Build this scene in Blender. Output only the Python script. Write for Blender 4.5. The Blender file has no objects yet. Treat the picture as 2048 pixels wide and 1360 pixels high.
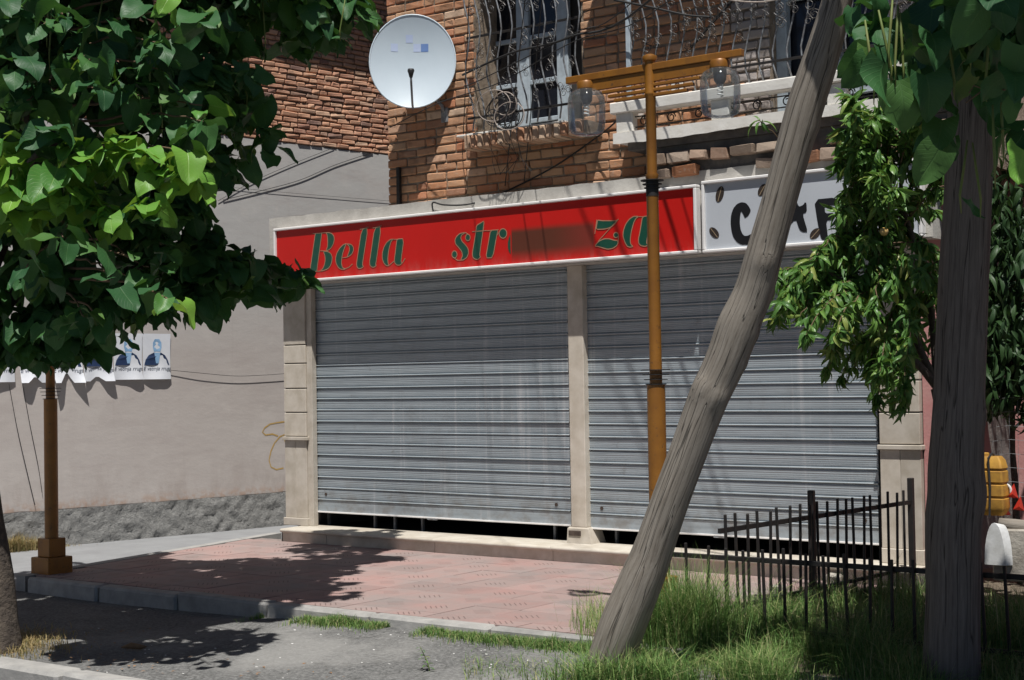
import bpy, math, random
from mathutils import Vector, Matrix, noise
from mathutils.geometry import tessellate_polygon
random.seed(7)
V = Vector
pi = math.pi
scene = bpy.context.scene
COL = scene.collection

# ------------------------------------------------------------------ camera
# World: X runs along the shop front, Y goes into the shop, Z is up; the pavement is z = 0.
FPX, EYE, ROLL, PITCH = 3000.0, 1.6, 0.0165, math.atan(80/3000.0)
YAW = math.atan2(3964, FPX)
FWD = V((-math.cos(YAW), math.sin(YAW), 0)); RGT = V((FWD.y, -FWD.x, 0))
F3 = V((FWD.x*math.cos(PITCH), FWD.y*math.cos(PITCH), math.sin(PITCH)))
_u = RGT.cross(F3)
R3 = math.cos(ROLL)*RGT - math.sin(ROLL)*_u
U3 = math.sin(ROLL)*RGT + math.cos(ROLL)*_u
CAM = V((11.121, -10.774, EYE))
cd = bpy.data.cameras.new('camera'); cam = bpy.data.objects.new('camera', cd); COL.objects.link(cam)
cd.sensor_width = 36; cd.lens = FPX/2048*36; cd.clip_start = .05; cd.clip_end = 2000
m = Matrix((R3, U3, -F3)).transposed().to_4x4(); m.translation = CAM
cam.matrix_world = m
scene.camera = cam
# ------------------------------------------------------------------ light
SUN_EL = math.radians(66); SUN_AZ = V((-FWD.x, -FWD.y, 0)).normalized()
SUNDIR = SUN_AZ*math.cos(SUN_EL) + V((0, 0, math.sin(SUN_EL)))
w = bpy.data.worlds.new('World'); scene.world = w; w.use_nodes = True
nt = w.node_tree; sk = nt.nodes.new('ShaderNodeTexSky'); sk.sky_type = 'NISHITA'; sk.sun_disc = False
sk.altitude = 900; sk.air_density = .6; sk.dust_density = .25; sk.sun_elevation = SUN_EL; sk.sun_rotation = math.atan2(SUN_AZ.x, SUN_AZ.y)
bg = nt.nodes['Background']; nt.links.new(sk.outputs[0], bg.inputs[0]); bg.inputs[1].default_value = .05
sl = bpy.data.lights.new('sun', 'SUN'); sl.energy = 5.0; sl.angle = math.radians(.53); sl.color = (1, .97, .925)
so = bpy.data.objects.new('sun', sl); COL.objects.link(so)
so.rotation_euler = SUNDIR.to_track_quat('Z', 'Y').to_euler(); so.location = (4, -6, 20)
scene.view_settings.view_transform = 'Standard'; scene.view_settings.look = 'None'
scene.view_settings.exposure = .2; scene.view_settings.gamma = 1
scene.render.resolution_x, scene.render.resolution_y = 1024, 680

# ------------------------------------------------------------------ helpers
def ray(px, py): return F3*FPX + R3*(px-1024) - U3*(py-680)
def aty(px, py, Y): d = ray(px, py); return CAM + d*((Y-CAM.y)/d.y)          # a sight line meets a wall parallel to the shop front
def atz(px, py, Z): d = ray(px, py); return CAM + d*((Z-CAM.z)/d.z)          # ... or a level ground
def atd(px, py, D): d = ray(px, py); return CAM + d*(D/(d.x*FWD.x+d.y*FWD.y)) # ... at a distance
def cg(x, D, z): return V((CAM.x, CAM.y, 0)) + RGT*x + FWD*D + V((0, 0, z))
def wpos(o):
    p = V((0, 0, 0))
    while o: p += o.location; o = o.parent
    return p
def tag(o, label=None, cat=None, group=None, kind=None):
    if label: o['label'] = label
    if cat: o['category'] = cat
    if group: o['group'] = group
    if kind: o['kind'] = kind
    return o
def thing(name, label, cat, loc=(0, 0, 0), group=None):
    o = bpy.data.objects.new(name, None); COL.objects.link(o); o.location = loc; o.empty_display_size = .1
    return tag(o, label, cat, group)
def inst(name, mesh, parent, loc, rot=(0, 0, 0), sc=(1, 1, 1)):               # one more object that shares a mesh
    o = bpy.data.objects.new(name, mesh); COL.objects.link(o); o.parent = parent
    o.location = V(loc) - wpos(parent); o.rotation_euler = rot; o.scale = sc
    return o
def copytree(o, parent=None):
    c = o.copy(); COL.objects.link(c); c.parent = parent
    for ch in list(o.children): copytree(ch, c)
    return c

class MB:
    def __init__(s): s.v = []; s.f = []; s.att = {}
    def add(s, vs, fs):
        n = len(s.v); s.v += [V(p) for p in vs]; s.f += [tuple(i+n for i in f) for f in fs]; return s
    def box(s, x0, x1, y0, y1, z0, z1):
        return s.add([(x, y, z) for x in (x0, x1) for y in (y0, y1) for z in (z0, z1)],
                     [(0, 1, 3, 2), (4, 6, 7, 5), (0, 4, 5, 1), (2, 3, 7, 6), (0, 2, 6, 4), (1, 5, 7, 3)])
    def cbox(s, x0, x1, y0, y1, z0, z1, c=.004, j=0.):
        """chamfered box; j roughens it"""
        C_ = ((x0+x1)/2, (y0+y1)/2, (z0+z1)/2); H = ((x1-x0)/2, (y1-y0)/2, (z1-z0)/2)
        vs = []; idx = {}
        for sx in (-1, 1):
            for sy in (-1, 1):
                for sz in (-1, 1):
                    sg = (sx, sy, sz)
                    off = [random.uniform(-j, j) for _ in range(3)]
                    for a in range(3):
                        p = [C_[k] + sg[k]*(H[k] - (0 if k == a else c)) + off[k] for k in range(3)]
                        idx[(sg, a)] = len(vs); vs.append(p)
        fs = []
        for a in range(3):
            b, d = (a+1) % 3, (a+2) % 3
            for sa in (-1, 1):
                q = []
                for sb, sd in ((-1, -1), (1, -1), (1, 1), (-1, 1)):
                    t = [0, 0, 0]; t[a] = sa; t[b] = sb; t[d] = sd; q.append(idx[(tuple(t), a)])
                fs.append(tuple(q) if sa > 0 else tuple(reversed(q)))
            for sb in (-1, 1):
                for sd in (-1, 1):
                    t0 = [0, 0, 0]; t0[b] = sb; t0[d] = sd; t1 = t0[:]; t0[a] = -1; t1[a] = 1
                    q = (idx[(tuple(t0), b)], idx[(tuple(t1), b)], idx[(tuple(t1), d)], idx[(tuple(t0), d)])
                    fs.append(q if sb*sd > 0 else tuple(reversed(q)))
        for sx in (-1, 1):
            for sy in (-1, 1):
                for sz in (-1, 1):
                    q = tuple(idx[((sx, sy, sz), a)] for a in range(3)); fs.append(q if sx*sy*sz > 0 else q[::-1])
        return s.add(vs, fs)
    def tube(s, path, r, n=8, caps=True, closed=False, pc=False):
        path = [V(p) for p in path]; k = len(path); L = 0.
        rr = r if callable(r) else (lambda i, a: r[i]) if isinstance(r, (list, tuple)) else (lambda i, a: r)
        t = (path[1]-path[0]).normalized(); up = V((0, 0, 1)) if abs(t.z) < .9 else V((1, 0, 0))
        a1 = t.cross(up).normalized(); n0 = len(s.v); coords = s.att.setdefault('pc', [None]*n0) if pc else None
        for i, p in enumerate(path):
            if closed: t2 = (path[(i+1) % k]-path[i-1]).normalized()
            else: t2 = (path[min(i+1, k-1)]-path[max(i-1, 0)]).normalized()
            a1 = (a1 - t2*a1.dot(t2)).normalized(); b1 = t2.cross(a1)
            if i: L += (p-path[i-1]).length
            for q in range(n):
                an = 2*pi*q/n; R = rr(i, an)
                s.v.append(p + (a1*math.cos(an) + b1*math.sin(an))*R)
                if pc: coords.append((math.cos(an)*R, math.sin(an)*R, L))
        for i in range(k if closed else k-1):
            i2 = (i+1) % k
            for q in range(n):
                q2 = (q+1) % n; s.f.append((n0+i*n+q, n0+i*n+q2, n0+i2*n+q2, n0+i2*n+q))
        if caps and not closed:
            s.f.append(tuple(n0+q for q in reversed(range(n)))); s.f.append(tuple(n0+(k-1)*n+q for q in range(n)))
        return s
    def lathe(s, c, prof, n=20):
        """prof: (radius, z) from bottom to top about the vertical through c"""
        c = V(c); n0 = len(s.v)
        for r, z in prof:
            for q in range(n):
                a = 2*pi*q/n; s.v.append(c + V((r*math.cos(a), r*math.sin(a), z)))
        for i in range(len(prof)-1):
            for q in range(n):
                q2 = (q+1) % n; s.f.append((n0+i*n+q, n0+i*n+q2, n0+(i+1)*n+q2, n0+(i+1)*n+q))
        s.f.append(tuple(n0+q for q in reversed(range(n)))); s.f.append(tuple(n0+(len(prof)-1)*n+q for q in range(n)))
        return s
    def grid(s, nu, nv, fn, back=False):
        n0 = len(s.v)
        for i in range(nu+1):
            for j in range(nv+1): s.v.append(V(fn(i/nu, j/nv)))
        for i in range(nu):
            for j in range(nv):
                a = n0+i*(nv+1)+j; q = (a, a+nv+1, a+nv+2, a+1); s.f.append(q[::-1] if back else q)
        return s
    def poly(s, loops, mp, th=0., nrm=V((0, -1, 0))):
        """flat filled outline(s), mapped by mp, th thick along nrm"""
        pts = [[V((a, b, 0)) for a, b in lp] for lp in loops]; tri = tessellate_polygon(pts)
        flat = [mp(p.x, p.y) for lp in pts for p in lp]; n0 = len(s.v)
        s.v += [p + nrm*th for p in flat]
        for t in tri:
            t = tuple(i+n0 for i in t); no = (s.v[t[1]]-s.v[t[0]]).cross(s.v[t[2]]-s.v[t[0]])
            s.f.append(t if no.dot(nrm) > 0 else t[::-1])
        if th:
            n1 = len(s.v); s.v += flat; o = 0
            for lp in pts:
                k = len(lp)
                for i in range(k):
                    j = (i+1) % k; s.f.append((n0+o+i, n1+o+i, n1+o+j, n0+o+j))
                o += k
        return s
    def mesh(s, name, off=V((0, 0, 0)), smooth=False):
        me = bpy.data.meshes.new(name); me.from_pydata([tuple(p-off) for p in s.v], [], s.f)
        for an, vals in s.att.items():
            if an == 'rnd':
                a = me.attributes.new('rnd', 'FLOAT', 'POINT'); a.data.foreach_set('value', vals)
            else:
                vals = vals + [None]*(len(s.v)-len(vals))
                a = me.attributes.new(an, 'FLOAT_VECTOR', 'POINT')
                a.data.foreach_set('vector', [c for q in vals for c in (q or (0, 0, 0))])
        if smooth: me.polygons.foreach_set('use_smooth', [True]*len(me.polygons))
        me.update(); return me
    def build(s, name, mat, parent=None, smooth=False, origin=None, autosm=None):
        off = wpos(parent) if parent else V((0, 0, 0))
        loc = V((0, 0, 0))
        if origin is not None: loc = V(origin) - off
        me = s.mesh(name, off+loc, smooth); me.materials.append(mat)
        if autosm: me.polygons.foreach_set('use_smooth', [True]*len(me.polygons)); me.set_sharp_from_angle(angle=math.radians(autosm))
        o = bpy.data.objects.new(name, me); COL.objects.link(o); o.location = loc
        if parent: o.parent = parent
        return o

# ------------------------------------------------------------------ materials
class N:
    def __init__(s, name):
        s.m = bpy.data.materials.new(name); s.m.use_nodes = True; s.t = s.m.node_tree
        s.p = s.t.nodes['Principled BSDF']; s.out = s.t.nodes['Material Output']
    def n(s, ty, **kw):
        nd = s.t.nodes.new('ShaderNode'+ty)
        for k, v in kw.items():
            if k[0] == 'i' and k[1:].isdigit(): s.set(nd.inputs[int(k[1:])], v)
            elif k.startswith('in_'): s.set(nd.inputs[k[3:].replace('_', ' ')], v)
            else: setattr(nd, k, v)
        return nd
    def set(s, sock, v):
        if hasattr(v, 'links') or isinstance(v, bpy.types.NodeSocket): s.t.links.new(v, sock)
        else: sock.default_value = (tuple(v)+(1,)) if isinstance(v, (tuple, list)) and len(v) == 3 and sock.type == 'RGBA' else v
    def math(s, op, a, b=0., c=0., clamp=False):
        nd = s.n('Math', operation=op, use_clamp=clamp); s.set(nd.inputs[0], a); s.set(nd.inputs[1], b); s.set(nd.inputs[2], c); return nd.outputs[0]
    def vm(s, op, a, b=(0, 0, 0)):
        nd = s.n('VectorMath', operation=op); s.set(nd.inputs[0], a); s.set(nd.inputs[1], b); return nd.outputs[0]
    def mix(s, f, a, b, mode='MIX'):
        nd = s.n('MixRGB', blend_type=mode); s.set(nd.inputs[0], f); s.set(nd.inputs[1], a); s.set(nd.inputs[2], b); return nd.outputs[0]
    def ramp(s, f, stops):
        nd = s.n('ValToRGB'); s.set(nd.inputs[0], f); e = nd.color_ramp.elements
        while len(e) < len(stops): e.new(.5)
        for el, (p, c) in zip(e, stops): el.position = p; el.color = (tuple(c)+(1,)) if isinstance(c, (tuple, list)) else (c, c, c, 1)
        return nd.outputs[0]
    def sstep(s, x, a, b):
        nd = s.n('MapRange', interpolation_type='SMOOTHSTEP'); s.set(nd.inputs[0], x); nd.inputs[1].default_value = a; nd.inputs[2].default_value = b
        return nd.outputs[0]
    def noise(s, vec, scale, detail=4, rough=.55, dist=0.):
        nd = s.n('TexNoise'); s.set(nd.inputs['Vector'], vec); nd.inputs['Scale'].default_value = scale
        nd.inputs['Detail'].default_value = detail; nd.inputs['Roughness'].default_value = rough; nd.inputs['Distortion'].default_value = dist
        return nd.outputs[0]
    def coord(s, rnd=True):
        c = s.n('TexCoord').outputs['Object']
        if rnd:
            r = s.n('ObjectInfo').outputs['Random']; c = s.vm('ADD', c, s.n('CombineXYZ', i0=s.math('MULTIPLY', r, 37.), i1=s.math('MULTIPLY', r, 91.), i2=s.math('MULTIPLY', r, 53.)).outputs[0])
        return c
    def bump(s, h, st=.5, d=.01):
        b = s.n('Bump'); b.inputs['Strength'].default_value = st; b.inputs['Distance'].default_value = d; s.set(b.inputs['Height'], h)
        s.set(s.p.inputs['Normal'], b.outputs[0]); return b
    def fin(s, col, rough=.8, metal=0., spec=.4):
        s.set(s.p.inputs['Base Color'], col); s.set(s.p.inputs['Roughness'], rough); s.set(s.p.inputs['Metallic'], metal)
        s.set(s.p.inputs['Specular IOR Level'], spec); return s.m

def simple(name, c1, c2=None, sc=6., rough=.8, metal=0., bs=40., bst=.25, bd=.004, spec=.4, detail=5, rvar=0.):
    """two-tone mottled surface with fine relief"""
    t = N(name); co = t.coord(); c2 = c2 or tuple(x*.75 for x in c1)
    f = t.ramp(t.noise(co, sc, detail, .6), [(.35, c1), (.68, c2)])
    if rvar:
        r = t.n('ObjectInfo').outputs['Random']; f = t.mix(1., f, t.ramp(r, [(0, 1-rvar), (1, 1+rvar*.6)]), 'MULTIPLY')
    if bst: t.bump(t.noise(co, bs, 4, .65), bst, bd)
    return t.fin(f, rough, metal, spec)

MT = {}
def brickmat(name, stops, rough=.92):
    t = N(name); co = t.coord(); r = t.n('ObjectInfo').outputs['Random']
    a = t.n('Attribute', attribute_name='rnd').outputs['Fac']; r = t.math('FRACT', t.math('ADD', r, a))
    base = t.ramp(r, stops)
    n1 = t.noise(co, 22, 5, .65)
    base = t.mix(t.math('MULTIPLY', t.sstep(n1, .5, .72), .5), base, (.42, .32, .245))
    soot = t.noise(t.n('NewGeometry').outputs['Position'], 2.6, 5, .65); base = t.mix(t.math('MULTIPLY', t.sstep(soot, .54, .72), .5), base, (.13, .085, .06))
    base = t.mix(t.math('MULTIPLY', t.sstep(t.noise(co, 9, 3), .55, .75), .55), base, tuple(x*.45 for x in stops[0][1]))
    t.bump(t.noise(co, 60, 5, .7), .55, .008)
    return t.fin(base, rough, 0, .25)
MT['brick'] = brickmat('orange_brick', [(0, (.41, .215, .125)), (.25, (.50, .285, .165)), (.45, (.43, .20, .105)), (.62, (.53, .335, .205)), (.75, (.30, .15, .095)), (.88, (.45, .19, .10)), (1, (.57, .41, .29))])
MT['brick_pale'] = brickmat('pale_sill_brick', [(0, (.45, .28, .18)), (.4, (.52, .36, .25)), (.7, (.46, .24, .14)), (1, (.58, .45, .33))])
MT['brick_grey'] = brickmat('grey_washed_brick', [(0, (.34, .31, .30)), (.5, (.40, .36, .34)), (1, (.31, .27, .25))])
MT['brick_old'] = brickmat('old_red_brick', [(0, (.48, .25, .165)), (.25, (.55, .30, .19)), (.5, (.60, .35, .23)), (.7, (.42, .215, .145)), (.84, (.20, .12, .10)), (1, (.62, .40, .27))])
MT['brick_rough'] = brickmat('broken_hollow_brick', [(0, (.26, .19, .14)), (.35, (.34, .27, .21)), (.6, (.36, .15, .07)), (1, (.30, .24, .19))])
MT['mortar'] = simple('mortar', (.33, .265, .20), (.17, .13, .095), 14, .95, bs=50, bst=.8, bd=.012)
MT['mortar_d'] = simple('old_mortar', (.40, .31, .235), (.26, .19, .14), 10, .95, bs=45, bst=.8, bd=.012)
MT['concrete'] = simple('weathered_concrete', (.50, .48, .44), (.36, .34, .31), 5, .9, bs=45, bst=.5, bd=.006)
MT['dark_concrete'] = simple('dark_grey_concrete', (.17, .155, .14), (.09, .085, .08), 7, .95, bs=30, bst=.8, bd=.012)  # plain darker concrete tone for cores, shell, soffit and corbel
MT['marble'] = simple('dusty_marble', (.56, .51, .44), (.43, .38, .31), 7, .6, bs=60, bst=.15, bd=.003, rvar=.12)
MT['marble_step'] = simple('step_marble', (.56, .52, .45), (.44, .39, .32), 5, .5, bs=60, bst=.12, bd=.003, rvar=.08)
MT['white_paint'] = simple('old_whitewash', (.78, .76, .71), (.66, .63, .57), 6, .85, bs=40, bst=.4, bd=.005)
MT['blue_wood'] = simple('pale_blue_paint', (.43, .50, .55), (.33, .38, .42), 12, .7, bs=60, bst=.2, bd=.002)
MT['alu'] = simple('white_aluminium', (.78, .77, .76), (.70, .68, .66), 3, .38, bst=0, spec=.5)
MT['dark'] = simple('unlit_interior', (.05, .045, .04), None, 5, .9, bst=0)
MT['iron'] = simple('black_iron_paint', (.008, .008, .009), (.018, .013, .010), 25, .6, .0, bs=90, bst=.3, bd=.002, spec=.5)
MT['grille'] = simple('grey_painted_iron', (.30, .32, .34), (.12, .11, .105), 20, .5, .3, bs=90, bst=.2, bd=.002)
MT['dark_grille'] = simple('dark_scroll_iron', (.05, .05, .052), (.08, .07, .06), 20, .5, .3, bst=0)
MT['cable'] = simple('black_cable', (.02, .02, .02), None, 5, .6, bst=0)
MT['cable_w'] = simple('pale_cable', (.45, .38, .33), (.30, .25, .22), 30, .6, bst=0)
MT['rust'] = simple('rusty_tube', (.10, .075, .06), (.05, .035, .03), 25, .8, .2, bs=60, bst=.3, bd=.003)
MT['kerb'] = simple('kerb_concrete', (.36, .35, .33), (.25, .245, .235), 8, .92, bs=70, bst=.5, bd=.006, rvar=.12)
MT['dish'] = simple('dish_enamel', (.54, .62, .68), (.49, .57, .63), 2, .35, bst=0, spec=.5)
MT['plastic_d'] = simple('dark_plastic', (.03, .03, .032), None, 5, .5, bst=0)
MT['print_blue'] = simple('logo_blue', (.14, .24, .50), (.17, .27, .52), 5, .5, bst=0)
MT['print_pale'] = simple('logo_pale_blue', (.45, .53, .72), (.48, .56, .74), 5, .5, bst=0)
MT['paper'] = simple('poster_paper', (.72, .74, .78), (.66, .68, .73), 9, .7, bst=0)
MT['suit'] = simple('poster_navy', (.015, .03, .085), (.02, .045, .11), 9, .6, bst=0)
MT['poster_blue'] = simple('poster_light_blue', (.22, .40, .62), (.30, .48, .70), 9, .6, bst=0)
MT['ink'] = simple('poster_ink', (.10, .12, .16), None, 9, .6, bst=0)
MT['green'] = simple('sign_green', (.006, .062, .04), (.010, .075, .045), 6, .35, bst=0, spec=.5)
MT['gold'] = simple('sign_outline', (.33, .17, .10), (.40, .22, .14), 9, .45, bst=0)
MT['black'] = simple('sign_black', (.012, .012, .014), None, 6, .4, bst=0)
MT['bean'] = simple('bean_brown', (.022, .017, .015), (.05, .035, .025), 60, .5, bst=0)
MT['bean_line'] = simple('bean_crease', (.36, .27, .17), None, 9, .5, bst=0)
MT['signgrey'] = simple('grey_white_panel', (.50, .53, .57), (.46, .49, .53), 1.5, .4, bst=0, spec=.5)
MT['pink'] = simple('pink_paint', (.44, .18, .175), (.47, .26, .24), 3, .85, bs=40, bst=.5, bd=.006)
MT['stone'] = simple('pale_stone', (.42, .39, .34), (.27, .24, .20), 9, .9, bs=40, bst=.7, bd=.01)
MT['white_stone'] = simple('white_enamel', (.66, .67, .67), (.48, .48, .46), 9, .6, bs=40, bst=.3, bd=.005)
MT['yellow'] = simple('sun_faded_yellow_plastic', (.50, .27, .04), (.33, .17, .035), 14, .65, bs=30, bst=.2, bd=.004)
MT['red'] = simple('red_plastic', (.62, .045, .02), (.50, .03, .02), 9, .5, bst=0)
MT['bark'] = simple('bark', (.10, .08, .062), (.045, .036, .03), 14, .95, bs=28, bst=1., bd=.02)
MT['twig'] = simple('twig', (.16, .10, .06), (.10, .07, .04), 20, .85, bst=0)
MT['pod'] = simple('seed_pod', (.10, .15, .03), (.16, .17, .05), 9, .6, bst=0)
MT['dead_leaf'] = simple('dead_leaf', (.33, .19, .09), (.22, .12, .06), 20, .85, bst=0, rvar=.3)
MT['litter'] = simple('paper_litter', (.7, .69, .66), None, 9, .8, bst=0)
MT['bulb'] = simple('bulb_glass', (.75, .75, .72), None, 9, .3, bst=0)
MT['navy'] = simple('socket_navy', (.02, .028, .05), None, 9, .4, bst=0)
MT['roof'] = simple('roof_tile', (.30, .13, .08), (.2, .09, .06), 9, .9, bst=.3)

def m_lamp():
    t = N('ochre_lamp_paint'); co = t.coord()
    c = t.ramp(t.noise(co, 7, 5, .6), [(.3, (.30, .125, .016)), (.7, (.22, .088, .013))])
    c = t.mix(t.math('MULTIPLY', t.sstep(t.noise(co, 30, 5, .75), .58, .68), .8), c, (.085, .045, .025))
    c = t.mix(t.math('MULTIPLY', t.sstep(t.noise(t.vm('MULTIPLY', co, (12, 12, 1)), 1.5, 4), .5, .75), .4), c, (.14, .065, .02))
    t.bump(t.noise(co, 80, 3), .12, .002)
    return t.fin(c, .42, .15, .5)
MT['lamp'] = m_lamp()
def m_glass():
    t = N('lamp_glass'); tr = t.n('BsdfTransparent'); tr.inputs[0].default_value = (.90, .92, .93, 1)
    gl = t.n('BsdfGlossy'); gl.inputs['Roughness'].default_value = .06
    lw = t.n('LayerWeight'); lw.inputs[0].default_value = .32
    co = t.coord(); n_ = t.noise(co, 9, 3)
    df = t.n('BsdfDiffuse'); df.inputs[0].default_value = (.5, .5, .48, 1)
    mx0 = t.n('MixShader'); t.set(mx0.inputs[0], t.math('ADD', t.math('MULTIPLY', t.sstep(n_, .5, .8), .12), .07)); t.t.links.new(tr.outputs[0], mx0.inputs[1]); t.t.links.new(df.outputs[0], mx0.inputs[2])
    b = t.n('Bump'); b.inputs['Strength'].default_value = .25; b.inputs['Distance'].default_value = .01; t.set(b.inputs['Height'], n_)
    t.t.links.new(b.outputs[0], gl.inputs['Normal'])
    mx = t.n('MixShader'); t.set(mx.inputs[0], t.math('MULTIPLY', lw.outputs['Fresnel'], .75)); t.t.links.new(mx0.outputs[0], mx.inputs[1]); t.t.links.new(gl.outputs[0], mx.inputs[2])
    t.t.links.new(mx.outputs[0], t.out.inputs[0]); return t.m
MT['glass'] = m_glass()
def m_pane():
    t = N('dark_window_glass'); t.bump(t.noise(t.coord(), 3, 2), .05, .01); return t.fin((.012, .014, .020), .08, 0, .5)
MT['pane'] = m_pane()
def m_plaster():
    t = N('pinkish_grey_plaster'); co = t.coord(False)
    z = t.n('SeparateXYZ', i0=co).outputs[2]
    base = t.mix(t.sstep(z, 1.5, 3.4), (.50, .455, .425), (.48, .47, .455))
    st = t.vm('MULTIPLY', co, (1, .5, 2.2))
    base = t.mix(t.math('MULTIPLY', t.sstep(t.noise(st, 2.2, 6, .65), .42, .72), .35), base, (.40, .345, .325))
    base = t.mix(t.math('MULTIPLY', t.sstep(t.noise(co, 9, 5, .7), .56, .75), .3), base, (.60, .545, .51))
    dr = t.vm('MULTIPLY', co, (9, 9, .35)); base = t.mix(t.math('MULTIPLY', t.sstep(t.noise(dr, 1.2, 4), .6, .8), .22), base, (.33, .29, .27))
    low = t.math('MULTIPLY', t.sstep(z, .95, .25), t.sstep(t.noise(t.vm('MULTIPLY', co, (2.5, 2.5, 1)), 1.6, 6, .7), .4, .68)); base = t.mix(t.math('MULTIPLY', low, .45), base, (.33, .27, .24))
    pat = t.sstep(t.noise(t.vm('ADD', co, (3, 11, 5)), .8, 5, .6), .56, .60); base = t.mix(t.math('MULTIPLY', pat, .16), base, (.62, .58, .54))
    base = t.mix(t.math('MULTIPLY', t.sstep(z, .40, .27), t.math('MULTIPLY', t.sstep(t.noise(co, 14, 4), .4, .6), .6)), base, (.42, .27, .19))
    h = t.math('ADD', t.noise(t.vm('MULTIPLY', co, (1, 1, 1.8)), 3, 6, .65), t.math('MULTIPLY', t.noise(co, 60, 3), .15))
    t.bump(h, .22, .02)
    return t.fin(base, .93, 0, .2)
MT['plaster'] = m_plaster()
def m_plinth():
    t = N('thrown_cement_render'); co = t.coord(False)
    n_ = t.noise(co, 28, 6, .75)
    c = t.ramp(n_, [(.3, (.20, .20, .195)), (.6, (.33, .325, .31)), (.8, (.40, .39, .37))])
    t.bump(n_, 1., .03); return t.fin(c, .95, 0, .2)
MT['plinth'] = m_plinth()
def m_slat():
    t = N('galvanised_slat'); tc = t.n('TexCoord').outputs['Object']; co = t.coord()
    geo = t.n('NewGeometry').outputs['Position']
    base = t.ramp(t.noise(t.vm('MULTIPLY', co, (.4, 1, 6)), 6, 5, .6), [(.3, (.42, .47, .50)), (.7, (.315, .36, .39))])
    zz = t.n('SeparateXYZ', i0=geo).outputs[2]
    stk = t.noise(t.vm('MULTIPLY', geo, (20, 1, .55)), 1., 4, .6)
    w_ = t.math('MULTIPLY', t.sstep(stk, .54, .72), t.sstep(t.noise(t.vm('MULTIPLY', geo, (1.4, 1, .9)), 1.1, 2), .42, .6))
    base = t.mix(t.math('MULTIPLY', w_, .62), base, (.60, .61, .62))
    base = t.mix(t.math('MULTIPLY', t.sstep(t.noise(t.vm('MULTIPLY', geo, (2, 1, 2)), 1.3, 5, .7), .52, .75), .4), base, (.25, .25, .25))
    base = t.mix(t.math('MULTIPLY', t.math('MULTIPLY', t.sstep(zz, .75, .28), t.sstep(t.noise(t.vm('MULTIPLY', geo, (3, 1, 4)), 2., 5, .7), .42, .7)), .55), base, (.20, .165, .13))
    base = t.mix(t.math('MULTIPLY', t.sstep(t.noise(geo, 7, 6, .75), .6, .72), .45), base, (.17, .16, .15))
    t.bump(t.noise(co, 150, 3), .15, .002)
    return t.fin(base, .5, .35, .5)
MT['slat'] = m_slat()
def m_wood(name, c1, c2, dark):
    t = N(name); pc = t.n('Attribute', attribute_name='pc').outputs['Vector']
    g = t.noise(t.vm('MULTIPLY', pc, (34, 34, 1.9)), 1.8, 8, .72, .5)
    c = t.ramp(g, [(.28, dark), (.45, c2), (.7, c1)])
    c = t.mix(t.math('MULTIPLY', t.sstep(t.noise(pc, 3.2, 3), .45, .7), .4), c, tuple(x*.7 for x in c1))
    cr = t.noise(t.vm('MULTIPLY', pc, (16, 16, .42)), 1.0, 3, .5, .2)
    crack = t.sstep(t.math('ABSOLUTE', t.math('SUBTRACT', cr, .5)), .012, .0)
    c = t.mix(t.math('MULTIPLY', crack, .85), c, tuple(x*.18 for x in c1))
    h = t.math('SUBTRACT', t.math('MULTIPLY', g, .5), crack)
    h = t.math('ADD', h, t.math('MULTIPLY', t.noise(t.vm('MULTIPLY', pc, (1, 1, .4)), 90, 4, .7), .25))
    t.bump(h, .7, .008); return t.fin(c, .9, 0, .2)
MT['wood'] = m_wood('weathered_pole_wood', (.30, .272, .235), (.20, .175, .145), (.075, .06, .048))
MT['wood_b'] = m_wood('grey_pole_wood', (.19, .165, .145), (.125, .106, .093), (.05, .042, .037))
def m_asphalt():
    t = N('dusty_asphalt'); co = t.coord(False)
    big = t.noise(co, .9, 5, .6); fine = t.noise(co, 38, 6, .8)
    c = t.ramp(fine, [(.3, (.045, .045, .043)), (.48, (.13, .13, .126)), (.62, (.22, .218, .212)), (.75, (.36, .355, .345))])
    c = t.mix(t.math('MULTIPLY', t.sstep(big, .46, .66), .6), c, (.30, .295, .28))
    c = t.mix(t.math('MULTIPLY', t.sstep(t.noise(co, 3.3, 6, .7), .55, .7), .45), c, (.06, .059, .057))
    ck = t.n('TexVoronoi', feature='DISTANCE_TO_EDGE'); t.set(ck.inputs['Vector'], t.vm('ADD', co, t.vm('SCALE', t.n('TexNoise', in_Scale=3.).outputs['Color']))); ck.inputs['Scale'].default_value = .9
    c = t.mix(t.math('MULTIPLY', t.sstep(ck.outputs['Distance'], .010, .002), t.math('MULTIPLY', t.sstep(big, .62, .45), .4)), c, (.05, .048, .045))
    c = t.mix(t.math('MULTIPLY', t.sstep(t.noise(t.vm('ADD', co, (9, 4, 0)), .7, 6, .65), .55, .64), .55), c, (.20, .196, .19))
    v = t.n('TexVoronoi'); t.set(v.inputs['Vector'], co); v.inputs['Scale'].default_value = 26
    c = t.mix(t.math('MULTIPLY', t.sstep(v.outputs['Distance'], .16, .06), .55), c, (.33, .325, .315))
    t.bump(t.math('ADD', fine, t.math('MULTIPLY', t.noise(co, 6, 4), 1.5)), .6, .015)
    return t.fin(c, .95, 0, .2)
MT['asphalt'] = m_asphalt()
MT['street'] = simple('dark_street', (.10, .10, .10), (.14, .138, .135), 2, .9, bs=120, bst=.4, bd=.006)
MT['road'] = simple('pale_road', (.25, .255, .26), (.21, .212, .217), 3, .9, bs=120, bst=.4, bd=.006)
MT['earth'] = simple('garden_earth', (.12, .095, .07), (.19, .155, .11), 6, .97, bs=30, bst=.9, bd=.03)
MT['bed'] = simple('joint_sand', (.26, .21, .19), (.18, .15, .14), 20, .95, bst=.4)
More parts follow.
